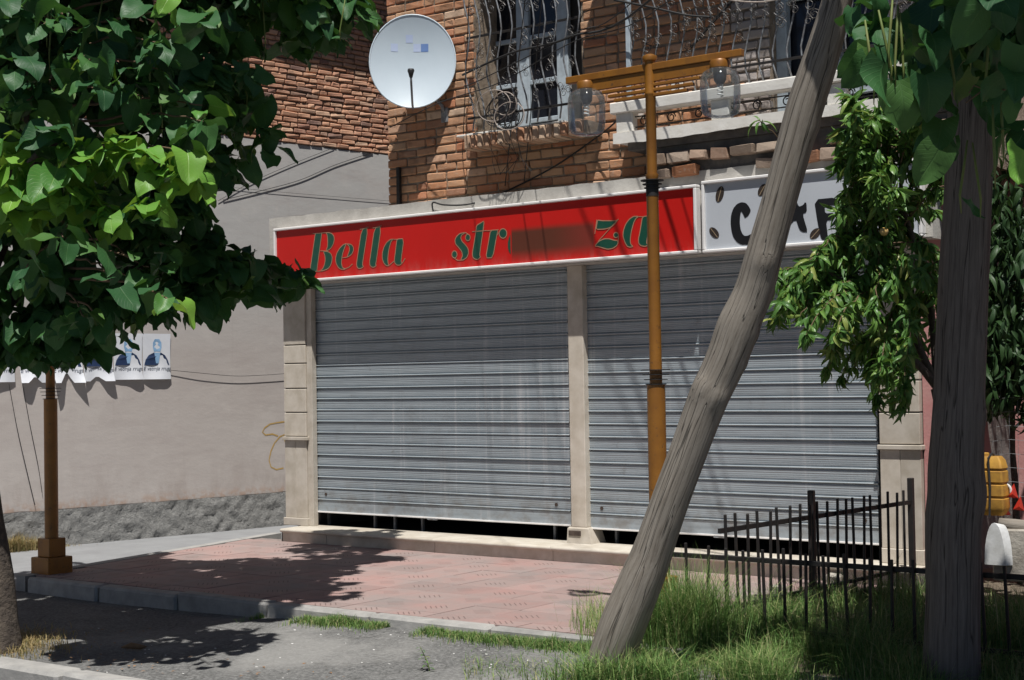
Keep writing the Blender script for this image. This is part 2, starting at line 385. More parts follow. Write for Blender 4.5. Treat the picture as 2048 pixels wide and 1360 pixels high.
def m_tile():
    t = N('pink_paving_tile'); co = t.coord(); lc = t.n('TexCoord').outputs['Object']
    geo = t.n('NewGeometry').outputs['Position']; r = t.n('ObjectInfo').outputs['Random']
    c = t.ramp(t.noise(geo, 1.5, 6, .65), [(.32, (.345, .21, .19)), (.5, (.305, .222, .205)), (.68, (.26, .222, .21))])
    c = t.mix(1., c, t.ramp(r, [(0, .9), (1, 1.08)]), 'MULTIPLY')
    c = t.mix(t.math('MULTIPLY', t.sstep(t.noise(co, 30, 5, .7), .5, .75), .35), c, (.33, .27, .25))
    s_ = t.n('SeparateXYZ', i0=lc); x, y = s_.outputs[0], s_.outputs[1]
    d = t.math('ADD', x, y); e = t.math('SUBTRACT', x, y)
    gr = t.sstep(t.math('ABSOLUTE', t.math('SINE', t.math('MULTIPLY', d, pi/.052))), .42, .18)
    inb = t.math('MULTIPLY', t.sstep(t.math('ABSOLUTE', d), .132, .126), t.sstep(t.math('ABSOLUTE', t.math('SUBTRACT', e, .02)), .085, .078))
    gr = t.math('MULTIPLY', gr, inb)
    c = t.mix(t.math('MULTIPLY', gr, .75), c, (.14, .10, .09))
    c = t.mix(t.math('MULTIPLY', t.sstep(t.noise(geo, 4.5, 6, .75), .55, .72), .4), c, (.22, .18, .165))
    t.bump(t.math('SUBTRACT', t.math('MULTIPLY', t.noise(co, 70, 4), .3), gr), .6, .006)
    return t.fin(c, .82, 0, .3)
MT['tile'] = m_tile()
def m_leaf(name, stops, vein, rough=.42, trans=.35, tc=(.25, .42, .03), nv=9., vs=.3):
    t = N(name); a = t.n('Attribute', attribute_name='rnd').outputs['Fac']; r = t.n('ObjectInfo').outputs['Random']
    k = t.math('FRACT', t.math('ADD', a, r)); c = t.ramp(k, stops)
    lc = t.n('SeparateXYZ', i0=t.n('Attribute', attribute_name='lc').outputs['Vector'])
    u = t.math('ABSOLUTE', lc.outputs[0]); v = lc.outputs[1]
    mid = t.sstep(u, .06, .02)
    ph = t.math('FRACT', t.math('MULTIPLY', t.math('SUBTRACT', v, t.math('MULTIPLY', u, .38)), nv))
    side = t.sstep(t.math('ABSOLUTE', t.math('SUBTRACT', ph, .5)), .09, .03)
    ve = t.math('MAXIMUM', mid, t.math('MULTIPLY', side, .6))
    c = t.mix(t.math('MULTIPLY', ve, vs), c, vein)
    t.fin(c, rough, 0, .32)
    b = t.n('Bump'); b.inputs['Strength'].default_value = .35; b.inputs['Distance'].default_value = .006; t.set(b.inputs['Height'], t.math('SUBTRACT', 1., ve)); t.set(t.p.inputs['Normal'], b.outputs[0])
    tr = t.n('BsdfTranslucent'); t.set(tr.inputs[0], t.mix(.5, c, tc)); t.t.links.new(b.outputs[0], tr.inputs[1])
    mx = t.n('MixShader'); mx.inputs[0].default_value = trans
    t.t.links.new(t.p.outputs[0], mx.inputs[1]); t.t.links.new(tr.outputs[0], mx.inputs[2]); t.t.links.new(mx.outputs[0], t.out.inputs[0])
    return t.m
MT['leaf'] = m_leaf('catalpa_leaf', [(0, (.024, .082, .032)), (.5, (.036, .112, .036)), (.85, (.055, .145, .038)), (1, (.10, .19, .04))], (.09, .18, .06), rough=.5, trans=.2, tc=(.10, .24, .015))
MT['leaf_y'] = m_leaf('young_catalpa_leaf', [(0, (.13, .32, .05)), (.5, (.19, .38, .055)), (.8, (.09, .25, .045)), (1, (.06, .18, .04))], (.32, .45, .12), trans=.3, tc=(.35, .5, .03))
MT['peach'] = m_leaf('peach_leaf', [(0, (.055, .14, .035)), (.5, (.09, .20, .042)), (.85, (.145, .27, .055)), (1, (.27, .30, .075))], (.2, .3, .1), .33, .22, (.2, .36, .03), 14., .2)
MT['bush'] = m_leaf('bush_leaf', [(0, (.02, .05, .018)), (1, (.035, .075, .022))], (.06, .11, .05), .45, .15, (.08, .16, .03), 10., .15)
def m_grass(name, stops):
    t = N(name); a = t.n('Attribute', attribute_name='rnd').outputs['Fac']; c = t.ramp(a, stops); t.fin(c, .6, 0, .3)
    tr = t.n('BsdfTranslucent'); t.set(tr.inputs[0], c); mx = t.n('MixShader'); mx.inputs[0].default_value = .3
    t.t.links.new(t.p.outputs[0], mx.inputs[1]); t.t.links.new(tr.outputs[0], mx.inputs[2]); t.t.links.new(mx.outputs[0], t.out.inputs[0]); return t.m
MT['grass'] = m_grass('wild_grass', [(0, (.075, .16, .04)), (.4, (.125, .24, .06)), (.7, (.20, .31, .085)), (.88, (.34, .37, .15)), (1, (.46, .40, .23))])
MT['drygrass'] = m_grass('dry_grass', [(0, (.36, .27, .12)), (.6, (.42, .33, .17)), (.85, (.20, .22, .07)), (1, (.30, .18, .08))])
def m_redpanel():
    t = N('red_sign_panel'); geo = t.n('NewGeometry').outputs['Position']; s_ = t.n('SeparateXYZ', i0=geo)
    x, z = s_.outputs[0], s_.outputs[2]
    c = t.ramp(t.noise(geo, 1.2, 4, .6), [(.3, (.55, .010, .008)), (.7, (.48, .011, .008))])
    dirt = t.math('MULTIPLY', t.sstep(z, 2.80, 2.63), t.sstep(t.noise(t.vm('MULTIPLY', geo, (6, 1, 1.5)), 2, 4, .7), .35, .7))
    c = t.mix(t.math('MULTIPLY', dirt, .3), c, (.38, .17, .15))
    p0 = aty(1021, 482, .08); p1 = aty(1187, 482, .08); ztop, zbot = aty(1100, 447, .08).z, aty(1100, 520, .08).z
    mk = t.math('MULTIPLY', t.sstep(x, p0.x-.008, p0.x+.008), t.sstep(x, p1.x+.015, p1.x-.02))
    mk = t.math('MULTIPLY', mk, t.math('MULTIPLY', t.sstep(z, zbot-.02, zbot+.13), t.sstep(z, ztop+.012, ztop-.06)))
    smear = t.mix(t.sstep(x, p0.x+.4, p1.x), (.075, .032, .018), (.17, .032, .022))
    c = t.mix(t.math('MULTIPLY', mk, .93), c, smear)
    return t.fin(c, .4, 0, .3)
MT['redpanel'] = m_redpanel()

# ------------------------------------------------------------------ planes of the shop front
YS, YF, YP, YC, YSH, YB, YW = .08, .15, .28, .30, .38, .42, .80   # sign, fascia, pilaster, column, shutter, brick face, window
# ------------------------------------------------------------------ ground
g = MB(); g.grid(40, 40, lambda u, v: (-150+300*u, -150+300*v, -.34)); tag(g.build('ground', MT['street']), kind='structure')
# the asphalt strip between the pavement and the street, uneven
def rise(x, y): return .065*min(1, max(0, (x-2.4)/1.6))*min(1, max(0, (y+4.5)/1.2))
def hz(x, y): return -.13 + rise(x, y) + .012*noise.noise(V((x*.9, y*.9, 3))) + .006*noise.noise(V((x*3, y*3, 1)))
def asph(u, v):
    x = -1.5+13.5*u; y = -5.07+2.0*v; z = hz(x, y)
    return (x, y, z)
tag(MB().grid(110, 22, asph).build('asphalt_pavement', MT['asphalt'], smooth=True), kind='structure')
MB_ = MB().box(-1.5, 12, -5.07, -3.07, -.4, -.17); tag(MB_.build('pavement_base', MT['dark_concrete']), kind='structure')
def road(u, v):
    x = -9+9.6*u; y = -14+34*v
    return (x, y, -.15 - .02*noise.noise(V((x*.3, y*.3, 0))))
tag(MB().grid(30, 90, road).build('side_road', MT['road'], smooth=True), kind='structure')
# tiled pavement
pv = MB()
side = [(.06, -3.0), (-.62, .58), (-.2, 3.2)]                 # its edge on the side street
pv.poly([[(.0, -2.98), (6.42, -2.98), (6.42, .2), (-.52, .2)]], lambda a, b: V((a, b, -.012)), 0, V((0, 0, 1)))
pavement = tag(pv.build('pavement', MT['bed']), kind='structure')
def edge_x(y): return .06 - .68*(y+3.0)/3.58
TS = .40
tm = [MB().cbox(-TS/2+.003, TS/2-.003, -TS/2+.003, TS/2-.003, -.03, 0, .003).mesh('tile') for _ in range(1)]
tm[0].materials.append(MT['tile'])
# tiles cut along the slanting edge get their own mesh
x0 = 6.42
for j in range(8):
    y1 = -.0 - j*TS; y0 = max(y1-TS, -2.985)
    if y1-y0 < .05: continue
    i = 0
    while True:
        xb = x0 - i*TS; xa = xb-TS; i += 1
        lo = min(edge_x(y0), edge_x(y1)); hi = max(edge_x(y0), edge_x(y1))
        if xb < lo+.05: break
        zj = random.uniform(-.003, .002)
        if xa > hi+.01 and y1-y0 > TS-.01:
            inst('tile', tm[0], pavement, ((xa+xb)/2, (y0+y1)/2, zj), (random.uniform(-.002, .002), random.uniform(-.002, .002), (pi/2)*((i+j) % 2)))
        else:
            ea, eb = max(xa, edge_x(y0)+.012), max(xa, edge_x(y1)+.012)
            pol = [(ea+.003, y0+.003), (xb-.003, y0+.003), (xb-.003, y1-.003), (min(eb, xb-.01)+.003, y1-.003)]
            if ea > xb-.02: continue
            b = MB().poly([pol], lambda a, c: V((a, c, zj-.03)), .03, V((0, 0, 1))); b.build('tile', MT['tile'], pavement, origin=((xa+xb)/2, (y0+y1)/2, zj))
# kerbs: front of the pavement, side street, street
kb = thing('kerb', 'worn grey concrete kerb along the front of the pink pavement', 'kerb', (0, -3.05, 0))
x = .12
while x < 6.5:
    L = random.uniform(.9, 1.05); b = MB().cbox(x+.006, min(x+L, 6.6)-.006, -3.12, -2.985, -.3, .002+random.uniform(-.008, .004), .018, .008)
    b.build('kerb_stone', MT['kerb'], kb); x += L
kb = thing('kerb', 'flush concrete kerb along the side street left of the pavement', 'kerb', (-.3, -1.2, 0))
n = 6
for i in range(n):
    a, b_ = i/n, (i+1)/n; ya, yb = -3.1+3.68*a+.005, -3.1+3.68*b_-.005
    MB().poly([[(edge_x(ya)-.12, ya), (edge_x(ya)+.006, ya), (edge_x(yb)+.006, yb), (edge_x(yb)-.12, yb)]], lambda p, q: V((p, q, -.25)), .252, V((0, 0, 1))).build('kerb_stone', MT['kerb'], kb)
kb = thing('kerb', 'pale broken concrete kerb in the bottom left corner at the street', 'kerb', (3, -5.15, -.2))
x = .4
while x < 9.5:
    L = random.uniform(.8, 1.1); MB().cbox(x+.008, x+L-.008, -5.27+random.uniform(-.01, .01), -5.07, -.4, -.105+random.uniform(-.006, .006), .02, .008).build('kerb_stone', MT['kerb'], kb); x += L
# garden soil to the right
def soil(u, v):
    x = 6.45+7*u; y = -3.45+5.2*v
    return (x, y, -.09+.10*min(1, v*3)*(.6+.4*noise.noise(V((x*1.3, y*1.3, 2)))))
tag(MB().grid(40, 30, soil).build('garden_soil', MT['earth'], smooth=True), kind='structure')

# ------------------------------------------------------------------ the shop building
shop = thing('shop_building', 'orange brick house over a marble shop front with two closed grey shutters', 'building', (0, 0, 0))
XP0 = aty(568, 800, YP).x; XP1 = aty(611, 800, YP).x
XS0 = aty(634, 800, YSH).x; XS1 = aty(1139, 800, YSH).x
XC0 = aty(1138, 800, YC).x; XC1 = aty(1168, 800, YC).x
XT0 = aty(1173, 800, YSH).x; XT1 = aty(1754, 800, YSH).x
XQ0 = aty(1757, 800, YP).x; XQ1 = aty(1838, 800, YP).x
TOPZ = 2.72
# shell: ceiling/lintel, side, back
sh = MB()
sh.box(XP0+.02, XQ1, YSH+.06, 5.5, 2.62, 3.18); sh.box(XP0+.02, XP0+.2, YSH+.06, 5.5, -.2, 2.615); sh.box(XP0+.2, XQ1, 3.0, 3.2, -.2, 2.61)
sh.box(XQ1-.12, XQ1-.003, YSH+.07, 5.5, -.2, 2.61); sh.build('shell', MT['dark_concrete'], shop)
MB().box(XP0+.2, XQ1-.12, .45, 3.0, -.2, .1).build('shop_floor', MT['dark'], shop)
fa = MB(); zt = aty(1000, 386, YF).z
fa.grid(60, 3, lambda u, v: (XP0-.05+u*(6.9-XP0), YF+.004*noise.noise(V((u*70, v*3, 0))), 2.63+v*(zt-2.63)+(.012*noise.noise(V((u*90, 0, 5))) if v == 1 else 0)), back=False)
fa.grid(60, 1, lambda u, v: (XP0-.05+u*(6.9-XP0), YF+v*.3, zt+(.012*noise.noise(V((u*90, 0, 5)))) - v*.0))
fa.box(XP0-.05, 6.85, YF+.005, YF+.25, 2.62, zt-.015); fa.build('fascia', MT['concrete'], shop)
# marble step
stp = MB().box(-.02, XQ1+.05, .006, .5, -.1, .094); step = stp.build('step', MT['dark_concrete'], shop)
bx = [0, .62, 2.02, 3.38, 4.9, 6.0, XQ1+.05]
for a, b in zip(bx[:-1], bx[1:]):
    MB().cbox(a+.002, b-.002, 0, .03, -.05, .094, .002).build('riser', MT['marble'], step)
    prof = [(-.02, .095), (-.034, .099), (-.04, .110), (-.038, .122), (-.028, .130), (.42, .134), (.42, .095)]
    t_ = MB(); k = len(prof); t_.add([(a+.0015, y, z) for y, z in prof]+[(b-.0015, y, z) for y, z in prof], [(i, (i+1) % k, k+(i+1) % k, k+i) for i in range(k)]+[tuple(range(k))[::-1], tuple(range(k, 2*k))])
    t_.build('tread', MT['marble_step'], step, autosm=50)
# pilasters
def pilaster(x0, x1, zs, name='pilaster'):
    p = MB().box(x0+.012, x1-.002, YP+.012, YSH+.1, .13, TOPZ-.1).build(name, MT['dark_concrete'], shop)
    for z0, z1 in zs:
        MB().cbox(x0, x1, YP, YSH+.05, z0+.006, z1-.006, .004).build('block', MT['marble'], p)
    return p
gz = [aty(590, y, YP).z for y in (727, 777, 825, 877, 1035)]
pl = pilaster(XP0, XP1, [(gz[0], 2.0), (2.0, 2.62), (gz[1], gz[0]), (gz[2], gz[1]), (gz[3]+.02, gz[2])])
xm = (XP0+XP1)/2
MB().cbox(XP0, xm-.001, YP+.004, YSH+.05, gz[4], gz[3]-.02, .003).build('block', MT['marble'], pl)
MB().cbox(xm+.001, XP1, YP+.004, YSH+.05, gz[4], gz[3]-.02, .003).build('block', MT['marble'], pl)
MB().cbox(XP0-.012, XP1+.03, YP-.025, YSH+.03, gz[3]-.018, gz[3]+.018, .004).build('ledge', MT['marble'], pl)
MB().cbox(XP0-.012, XP1+.018, YP-.018, YSH+.05, .134, gz[4]-.002, .004).build('base', MT['marble'], pl)
MB().cbox(XP1+.002, XS0+.01, YP+.02, YSH-.012, .134, 2.62, .003).build('jamb', MT['marble'], pl)
pr = pilaster(XQ0, XQ1, [(gz[0], 2.0), (2.0, 2.62), (gz[1], gz[0]), (gz[2], gz[1]), (gz[3]+.02, gz[2])])
xm = (XQ0+XQ1)/2
MB().cbox(XQ0, xm-.001, YP+.004, YSH+.05, .25, gz[3]-.02, .003).build('block', MT['marble'], pr)
MB().cbox(xm+.001, XQ1, YP+.004, YSH+.05, .25, gz[3]-.02, .003).build('block', MT['marble'], pr)
MB().cbox(XQ0-.012, XQ1+.02, YP-.025, YSH+.03, gz[3]-.018, gz[3]+.018, .004).build('ledge', MT['marble'], pr)
MB().cbox(XQ0-.012, XQ1+.018, YP-.018, YSH+.05, .134, .248, .004).build('base', MT['marble'], pr)
cl = MB().cbox(XC0, XC1, YC, YSH+.08, .275, 2.62, .005).build('column', MT['marble'], shop)
bb = MB(); x0, x1 = XC0-.03, XC1+.045
bb.add([(x0, YC-.03, .134), (x1+.03, YC-.03, .134), (x1+.03, .5, .134), (x0, .5, .134), (x0, YC-.015, .262), (x1-.02, YC-.015, .262), (x1-.02, .5, .262), (x0, .5, .262), (x0+.01, YC, .274), (x1-.03, YC, .274), (x1-.03, .5, .274), (x0+.01, .5, .274)],
       [(0, 1, 5, 4), (1, 2, 6, 5), (2, 3, 7, 6), (3, 0, 4, 7), (4, 5, 9, 8), (5, 6, 10, 9), (6, 7, 11, 10), (7, 4, 8, 11), (8, 9, 10, 11), (3, 2, 1, 0)]); bb.build('column_base', MT['marble'], cl)
MB().cbox(x0+.02, x0+.15, YC-.033, YC-.02, .20, .245, .003).build('worn_patch', MT['rust'], cl)
# shutters
PITCHZ = .1145
def shutter(x0, x1, zb, lab):
    s = thing('roller_shutter', lab, 'shutter', ((x0+x1)/2, YSH, zb)); s.parent = shop; del s['category']
    # profile of one slat (y outward negative, z up from its lower edge)
    P = [(.002, .0), (-.012, .002), (-.0155, .008), (-.012, .0135), (.002, .0155), (.005, .0195), (-.002, .0245), (-.0045, .030), (-.0045, .036), (-.002, .0385), (-.005, .0425), (-.005, .052), (-.0025, .0545), (-.0055, .0585), (-.0055, .068), (-.003, .0705), (-.0055, .0745), (-.0055, .084), (-.003, .0865), (-.005, .0905), (-.0045, .099), (-.002, .103), (.004, .1135), (.012, .1135), (.012, .0)]
    k = len(P); xm = (x1-x0)/2
    b = MB().add([(-xm, y, z) for y, z in P]+[(xm, y, z) for y, z in P], [(i, k+i, k+(i+1) % k, (i+1) % k) for i in range(k)])
    me = b.mesh('slat'); me.materials.append(MT['slat']); me.polygons.foreach_set('use_smooth', [True]*len(me.polygons)); me.set_sharp_from_angle(angle=math.radians(35))
    z = zb+.125; i = 0
    while z < 2.66:
        inst('slat', me, s, ((x0+x1)/2, YSH+random.uniform(-.002, .002), z), (random.uniform(-.03, .03), random.uniform(-.0012, .0012), random.uniform(-.001, .001))); z += PITCHZ; i += 1
    c = MB().cbox(x0, x1, YSH-.006, YSH+.012, zb+.012, zb+.123, .002); bot = c.build('bottom_bar', MT['slat'], s, origin=((x0+x1)/2, YSH, zb+.07))
    MB().cbox(x0, x1, YSH-.02, YSH+.012, zb-.004, zb+.011, .002).build('bottom_lip', MT['alu'], bot)
    for xx in (x0+.12, x1-.16) if lab.startswith('left') else (x0+.15, x1-.12):
        MB().lathe((0, 0, 0), [(.0, 0)]+[(.018, .001), (.018, .008), (.0, .009)], 12)
        lk = MB(); lk.tube([(xx, YSH-.007, zb+.185), (xx, YSH-.014, zb+.185)], .016, 12); lk.tube([(xx, YSH-.014, zb+.178), (xx, YSH-.017, zb+.178)], .006, 8)
        lk.build('lock', MT['rust'], bot)
    hx = (x0+x1)/2-.02
    MB().tube([(hx-.07, YSH-.01, zb+.004), (hx-.07, YSH-.03, zb-.012), (hx+.05, YSH-.03, zb-.012), (hx+.05, YSH-.01, zb+.004)], .005, 6).build('handle', MT['grille'], bot)
    return s
shutter(XS0, XS1, aty(900, 1038, YSH).z, 'left, wider-looking steel shutter with a tree shadow at its foot')
shutter(XT0, XT1, aty(1400, 1069, YSH).z, 'right steel shutter with pale drip streaks behind the leaning pole')
# door frames dimly seen in the gap under the shutters
for px in (652, 745, 785, 840, 1105, 1228):
    X_ = aty(px, 1050, .52).x; MB().box(X_-.012, X_+.012, .55, .58, .101, .6).build('door_post', MT['grille'], shop)
# upper storey -------------------------------------------------------
BX0 = aty(774, 200, YB).x
ws = [aty(947, 200, YB).x, aty(1163, 200, YB).x]; WZ0, WZ1 = aty(1050, 268, YB).z+.02, 5.62
zb0 = zt-.12
DX0 = aty(1538, 80, YB).x; DX1, DZ1 = DX0+1.05, 5.7                                         # balcony door
wl = MB()
def wb(x0, x1, z0, z1): wl.box(x0, x1, YB+.019, YB+.45, z0, z1)
wb(BX0+.01, ws[0], zb0, 7.6); wb(ws[0], ws[1], zb0, WZ0); wb(ws[0], ws[1], WZ1, 7.6); wb(ws[1], 4.7, zb0, 7.6)
wl.box(BX0+.01, BX0+.4, YB+.45, 6, zb0, 7.6); wl.box(6.75, 7.11, YB+.45, 6, zb0, 7.6); wl.box(BX0+.01, 7.12, 5.8, 6, zb0, 7.6)
wall = wl.build('wall', MT['mortar'], shop)
wl = MB(); wb(4.7, DX0, zb0, 7.6); wb(DX0, DX1, zb0, 3.5); wb(DX0, DX1, DZ1, 7.6); wb(DX1, 7.12, zb0, 7.6); wall2 = wl.build('balcony_wall', MT['mortar'], shop)
MB().box(BX0-.3, 7.4, -.1, 6.3, 7.6, 7.8).build('roof', MT['roof'], shop)
def brickset(key, kind='brick', nvar=7, H=.071, j=.005, c=.009):
    out = {}
    for L in (.115, .238):
        out[L] = []
        for _ in range(nvar):
            me = MB().cbox(-L/2, L/2, -.03, .03, -H/2, H/2, c, j).mesh(kind); me.materials.append(MT[key]); out[L].append(me)
    return out
BS = brickset('brick'); BG = brickset('brick_grey')
CP = .0862; nb = [0, 0]; z = zb0+.05; row = 0; extra = [[], []]
while z < 5.75:
    x = BX0; hd = random.random() < .5
    if row % 2: first = .115
    else: first = .238
    L = first
    while x < 7.05:
        Lb = min(L, 7.13-x); xe = x+Lb
        inw = xe > ws[0]-.0 and x < ws[1]+.0 and WZ0 < z+.0 < WZ1
        ind = xe > DX0 and x < DX1 and 3.5 < z < DZ1
        if (inw or ind):
            lim = ws if inw else (DX0, DX1)
            if x < lim[0]-.05: Lb = lim[0]-x; xe = lim[0]
            elif xe > lim[1]+.05: Lb = xe-lim[1]; x = lim[1]
            else: Lb = 0
        if Lb > .03 and not (BX0 < x and z < 3.5 and x > 4.45):
            grey = 5.0 < x
            st = min((BG if grey else BS).keys(), key=lambda q: abs(q-Lb)); me = random.choice((BG if grey else BS)[st])
            p = (x+Lb/2+random.uniform(-.003, .003), YB+.03+random.uniform(-.006, .006), z+random.uniform(-.003, .003)); r_ = (random.uniform(-.02, .02), random.uniform(-.02, .02), random.uniform(-.03, .03)); s_ = (Lb/st, 1, random.uniform(.93, 1.06))
            w_i = int(p[0] > 4.7)
            if z < 5.6 and nb[w_i] < 290: inst('brick', me, (wall, wall2)[w_i], p, r_, s_); nb[w_i] += 1
            else: extra[w_i].append((me, p, r_, s_))
        x = max(x+.03, xe)+.013
        L = random.choice((.115, .238, .238, .238)) if random.random() < .45 else (.238 if L < .2 else .115 if random.random() < .35 else .238)
    z += CP; row += 1
def merge(name, lst, mat, parent, zoff=0):
    b = MB(); b.att['rnd'] = []
    from mathutils import Euler
    for me, p, r_, s_ in lst:
        M_ = Matrix.LocRotScale(V(p), Euler(r_), V(s_)); n0 = len(b.v); b.v += [M_ @ v.co for v in me.vertices]
        b.f += [tuple(i+n0 for i in q.vertices) for q in me.polygons]; b.att['rnd'] += [random.random()]*len(me.vertices)
    return tag(b.build(name, mat, parent), kind='stuff')
if extra[0]: merge('bricks', extra[0], MT['brick'], wall)
if extra[1]: merge('bricks', extra[1], MT['brick_grey'], wall2)
# rough hollow bricks under the balcony
BR = brickset('brick_rough', nvar=4, H=.10, j=.010, c=.008)
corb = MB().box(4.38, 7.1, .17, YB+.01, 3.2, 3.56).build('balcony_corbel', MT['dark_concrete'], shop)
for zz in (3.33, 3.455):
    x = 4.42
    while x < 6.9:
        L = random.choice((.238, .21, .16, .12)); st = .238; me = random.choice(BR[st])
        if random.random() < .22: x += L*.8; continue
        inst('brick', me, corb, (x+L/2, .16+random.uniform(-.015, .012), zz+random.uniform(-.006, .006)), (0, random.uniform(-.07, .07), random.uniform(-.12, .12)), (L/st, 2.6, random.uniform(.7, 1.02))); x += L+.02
# window
wn = thing('window', 'tall pale blue window with dark panes', None, ((ws[0]+ws[1])/2, YW, WZ0)); wn.parent = shop
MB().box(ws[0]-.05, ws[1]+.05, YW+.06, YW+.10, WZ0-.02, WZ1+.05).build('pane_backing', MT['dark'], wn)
wx = [aty(p, 150, YW).x for p in (940, 975, 1037, 1062, 1117, 1140, 1165)]
zs = [WZ0+.02, aty(1050, 245, YW).z, aty(1050, 168, YW).z, aty(1050, 78, YW).z, 5.6]
for a, b in ((wx[0]-.06, wx[1]), (wx[2], wx[3]), (wx[4], wx[5])): MB().cbox(a, b, YW-.03, YW+.03, WZ0, WZ1, .006).build('frame', MT['blue_wood'], wn)
for a, b in ((wx[1], wx[2]), (wx[3], wx[4])):
    for q, z in enumerate(zs[1:4]): MB().cbox(a, b, YW-.018, YW+.02, z-.02, z+.022, .004).build('transom', MT['blue_wood'], wn)
    MB().cbox(a, b, YW-.02, YW+.02, WZ0, WZ0+.06, .004).build('transom', MT['blue_wood'], wn)
for a, b in ((wx[1], wx[2]), (wx[3], wx[4])):
    for z0, z1 in zip(zs[:-1], zs[1:]): MB().box(a, b, YW+.006, YW+.012, z0+.022, z1-.02).build('pane', MT['pane'], wn)
# window sill of bricks on edge
sl_ = MB().box(aty(925, 285, .12).x, aty(1167, 265, .12).x, .17, YW+.02, WZ0-.14, WZ0-.02).build('window_sill', MT['mortar'], shop)
SB = []
for _ in range(6):
    me = MB().cbox(-.034, .034, -.12, .12, -.065, .065, .012, .005).mesh('brick'); me.materials.append(MT['brick_pale']); SB.append(me)
x = aty(925, 285, .12).x
while x < aty(1167, 265, .12).x-.03:
    inst('brick', random.choice(SB), sl_, (x+.037, .245+random.uniform(-.008, .006), WZ0-.08+random.uniform(-.006, .006)), (0, random.uniform(-.07, .07), random.uniform(-.05, .05)), (random.uniform(.92, 1.12), 1, random.uniform(.94, 1.05))); x += .079
MB().cbox(ws[0]+.01, ws[1]-.01, .14, YW-.03, WZ0-.02, WZ0-.002, .004, .002).build('sill_mortar', MT['white_paint'], sl_)
# balcony
YBAL = .06
bal = MB(); BL0, BL1 = aty(1226, 280, YBAL).x, 7.14
z_lo0, z_lo1 = aty(1228, 288, YBAL).z, aty(1228, 267, YBAL).z
z_hi0, z_hi1 = aty(1226, 229, YBAL).z, aty(1226, 207, YBAL).z
balc = bal.grid(50, 1, lambda u, v: (BL0+u*(BL1-BL0), YBAL-.0, z_lo0+(.012*noise.noise(V((u*25, 1, 1)))-.012*max(0, math.sin(u*9)) if v == 0 else 0)+v*(z_lo1-z_lo0)))
bal.box(BL0, BL1, YBAL+.002, YB+.02, z_lo0+.012, z_lo1-.001); balcony = bal.build('balcony', MT['white_paint'], shop)
MB().cbox(BL0-.02, BL1, YBAL-.02, YBAL+.12, z_hi0, z_hi1, .008, .002).build('top_rail', MT['white_paint'], balcony)
MB().cbox(BL0-.02, BL0+.10, YBAL+.122, YB, z_hi0+.003, z_hi1-.003, .008, .002).build('top_rail', MT['white_paint'], balcony)
for px in (1246, 1438, 1672, 1880):
    X_ = aty(px, 235, YBAL).x; MB().cbox(X_-.085, X_+.085, YBAL+.012, YBAL+.10, z_lo1-.004, z_hi0+.004, .01, .003).build('post', MT['white_paint'], balcony)
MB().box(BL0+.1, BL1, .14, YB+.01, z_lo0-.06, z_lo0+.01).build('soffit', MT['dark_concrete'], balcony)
# scrolls and bars between the posts
def ring(cx, cz, r, y, a0=0, a1=2*pi, n=18, grow=1.):
    return [(cx+(r*(1-(1-grow)*i/n))*math.cos(a0+(a1-a0)*i/n), y, cz+(r*(1-(1-grow)*i/n))*math.sin(a0+(a1-a0)*i/n)) for i in range(n+1)]
for z in (z_lo1+.04, z_hi0-.035): MB().tube([(BL0+.1, YBAL+.06, z), (BL1, YBAL+.06, z)], .006, 6).build('scroll_rail', MT['iron'], balcony)
x = BL0+.28; zc = (z_lo1+z_hi0)/2+.003
while x < BL1-.2:
    MB().tube(ring(x, zc, (z_hi0-z_lo1)/2-.04, YBAL+.06, 0, 2*pi*1.35, 24, .45), .0055, 5).build('scroll', MT['iron'], balcony); x += .27
# slab of the balcony above, out of the picture; its shadow lies on the wall
MB().cbox(3.98, 7.3, -.26, YB+.02, 6.2, 6.36, .01).build('upper_balcony', MT['concrete'], shop)
# balcony door
dr = thing('balcony_door', 'blue framed balcony door behind the grille', None, ((DX0+DX1)/2, YB+.1, 3.5)); dr.parent = shop
MB().box(DX0-.05, DX1+.05, YB+.22, YB+.26, 3.4, DZ1+.05).build('pane', MT['pane'], dr)
for X_ in (DX0+.05, (DX0+DX1)/2, DX1-.05): MB().cbox(X_-.05, X_+.05, YB+.12, YB+.2, 3.4, DZ1, .005).build('frame', MT['blue_wood'], dr)
for z in (3.9, 4.75, 5.5): MB().cbox(DX0, DX1, YB+.13, YB+.19, z-.03, z+.03, .004).build('transom', MT['blue_wood'], dr)
# grilles ------------------------------------------------------------
def wavy(x, y0, z0, z1, ph=0., amp=.085, bulge=.05):
    """an upright bar with the double bend these grilles have"""
    pts = []
    for i in range(15):
        t = i/14; z = z0+(z1-z0)*t; k = math.sin((t*2.6+ph)*2*pi/1.15)
        pts.append((x+amp*.55*k*(1-t*.3), y0-bulge*max(0, math.sin(min(1, (1-t)*1.3)*pi)), z))
    return pts
def spiral(n=14, R=.042, turns=1.6):
    return [(R*(1-.72*i/n)*math.cos(-turns*2*pi*i/n), 0, R*(1-.72*i/n)*math.sin(-turns*2*pi*i/n)) for i in range(n+1)]
SP = MB().tube(spiral(), .0032, 4, caps=False); SP.tube([(x+.035, 0, -z-.075) for x, y, z in spiral()], .0032, 4, caps=False)
SP.tube([(.042, 0, 0), (.03, 0, -.03), (-.007, 0, -.075)], .0035, 4, caps=False)
SPM = SP.mesh('scroll'); SPM.materials.append(MT['dark_grille'])
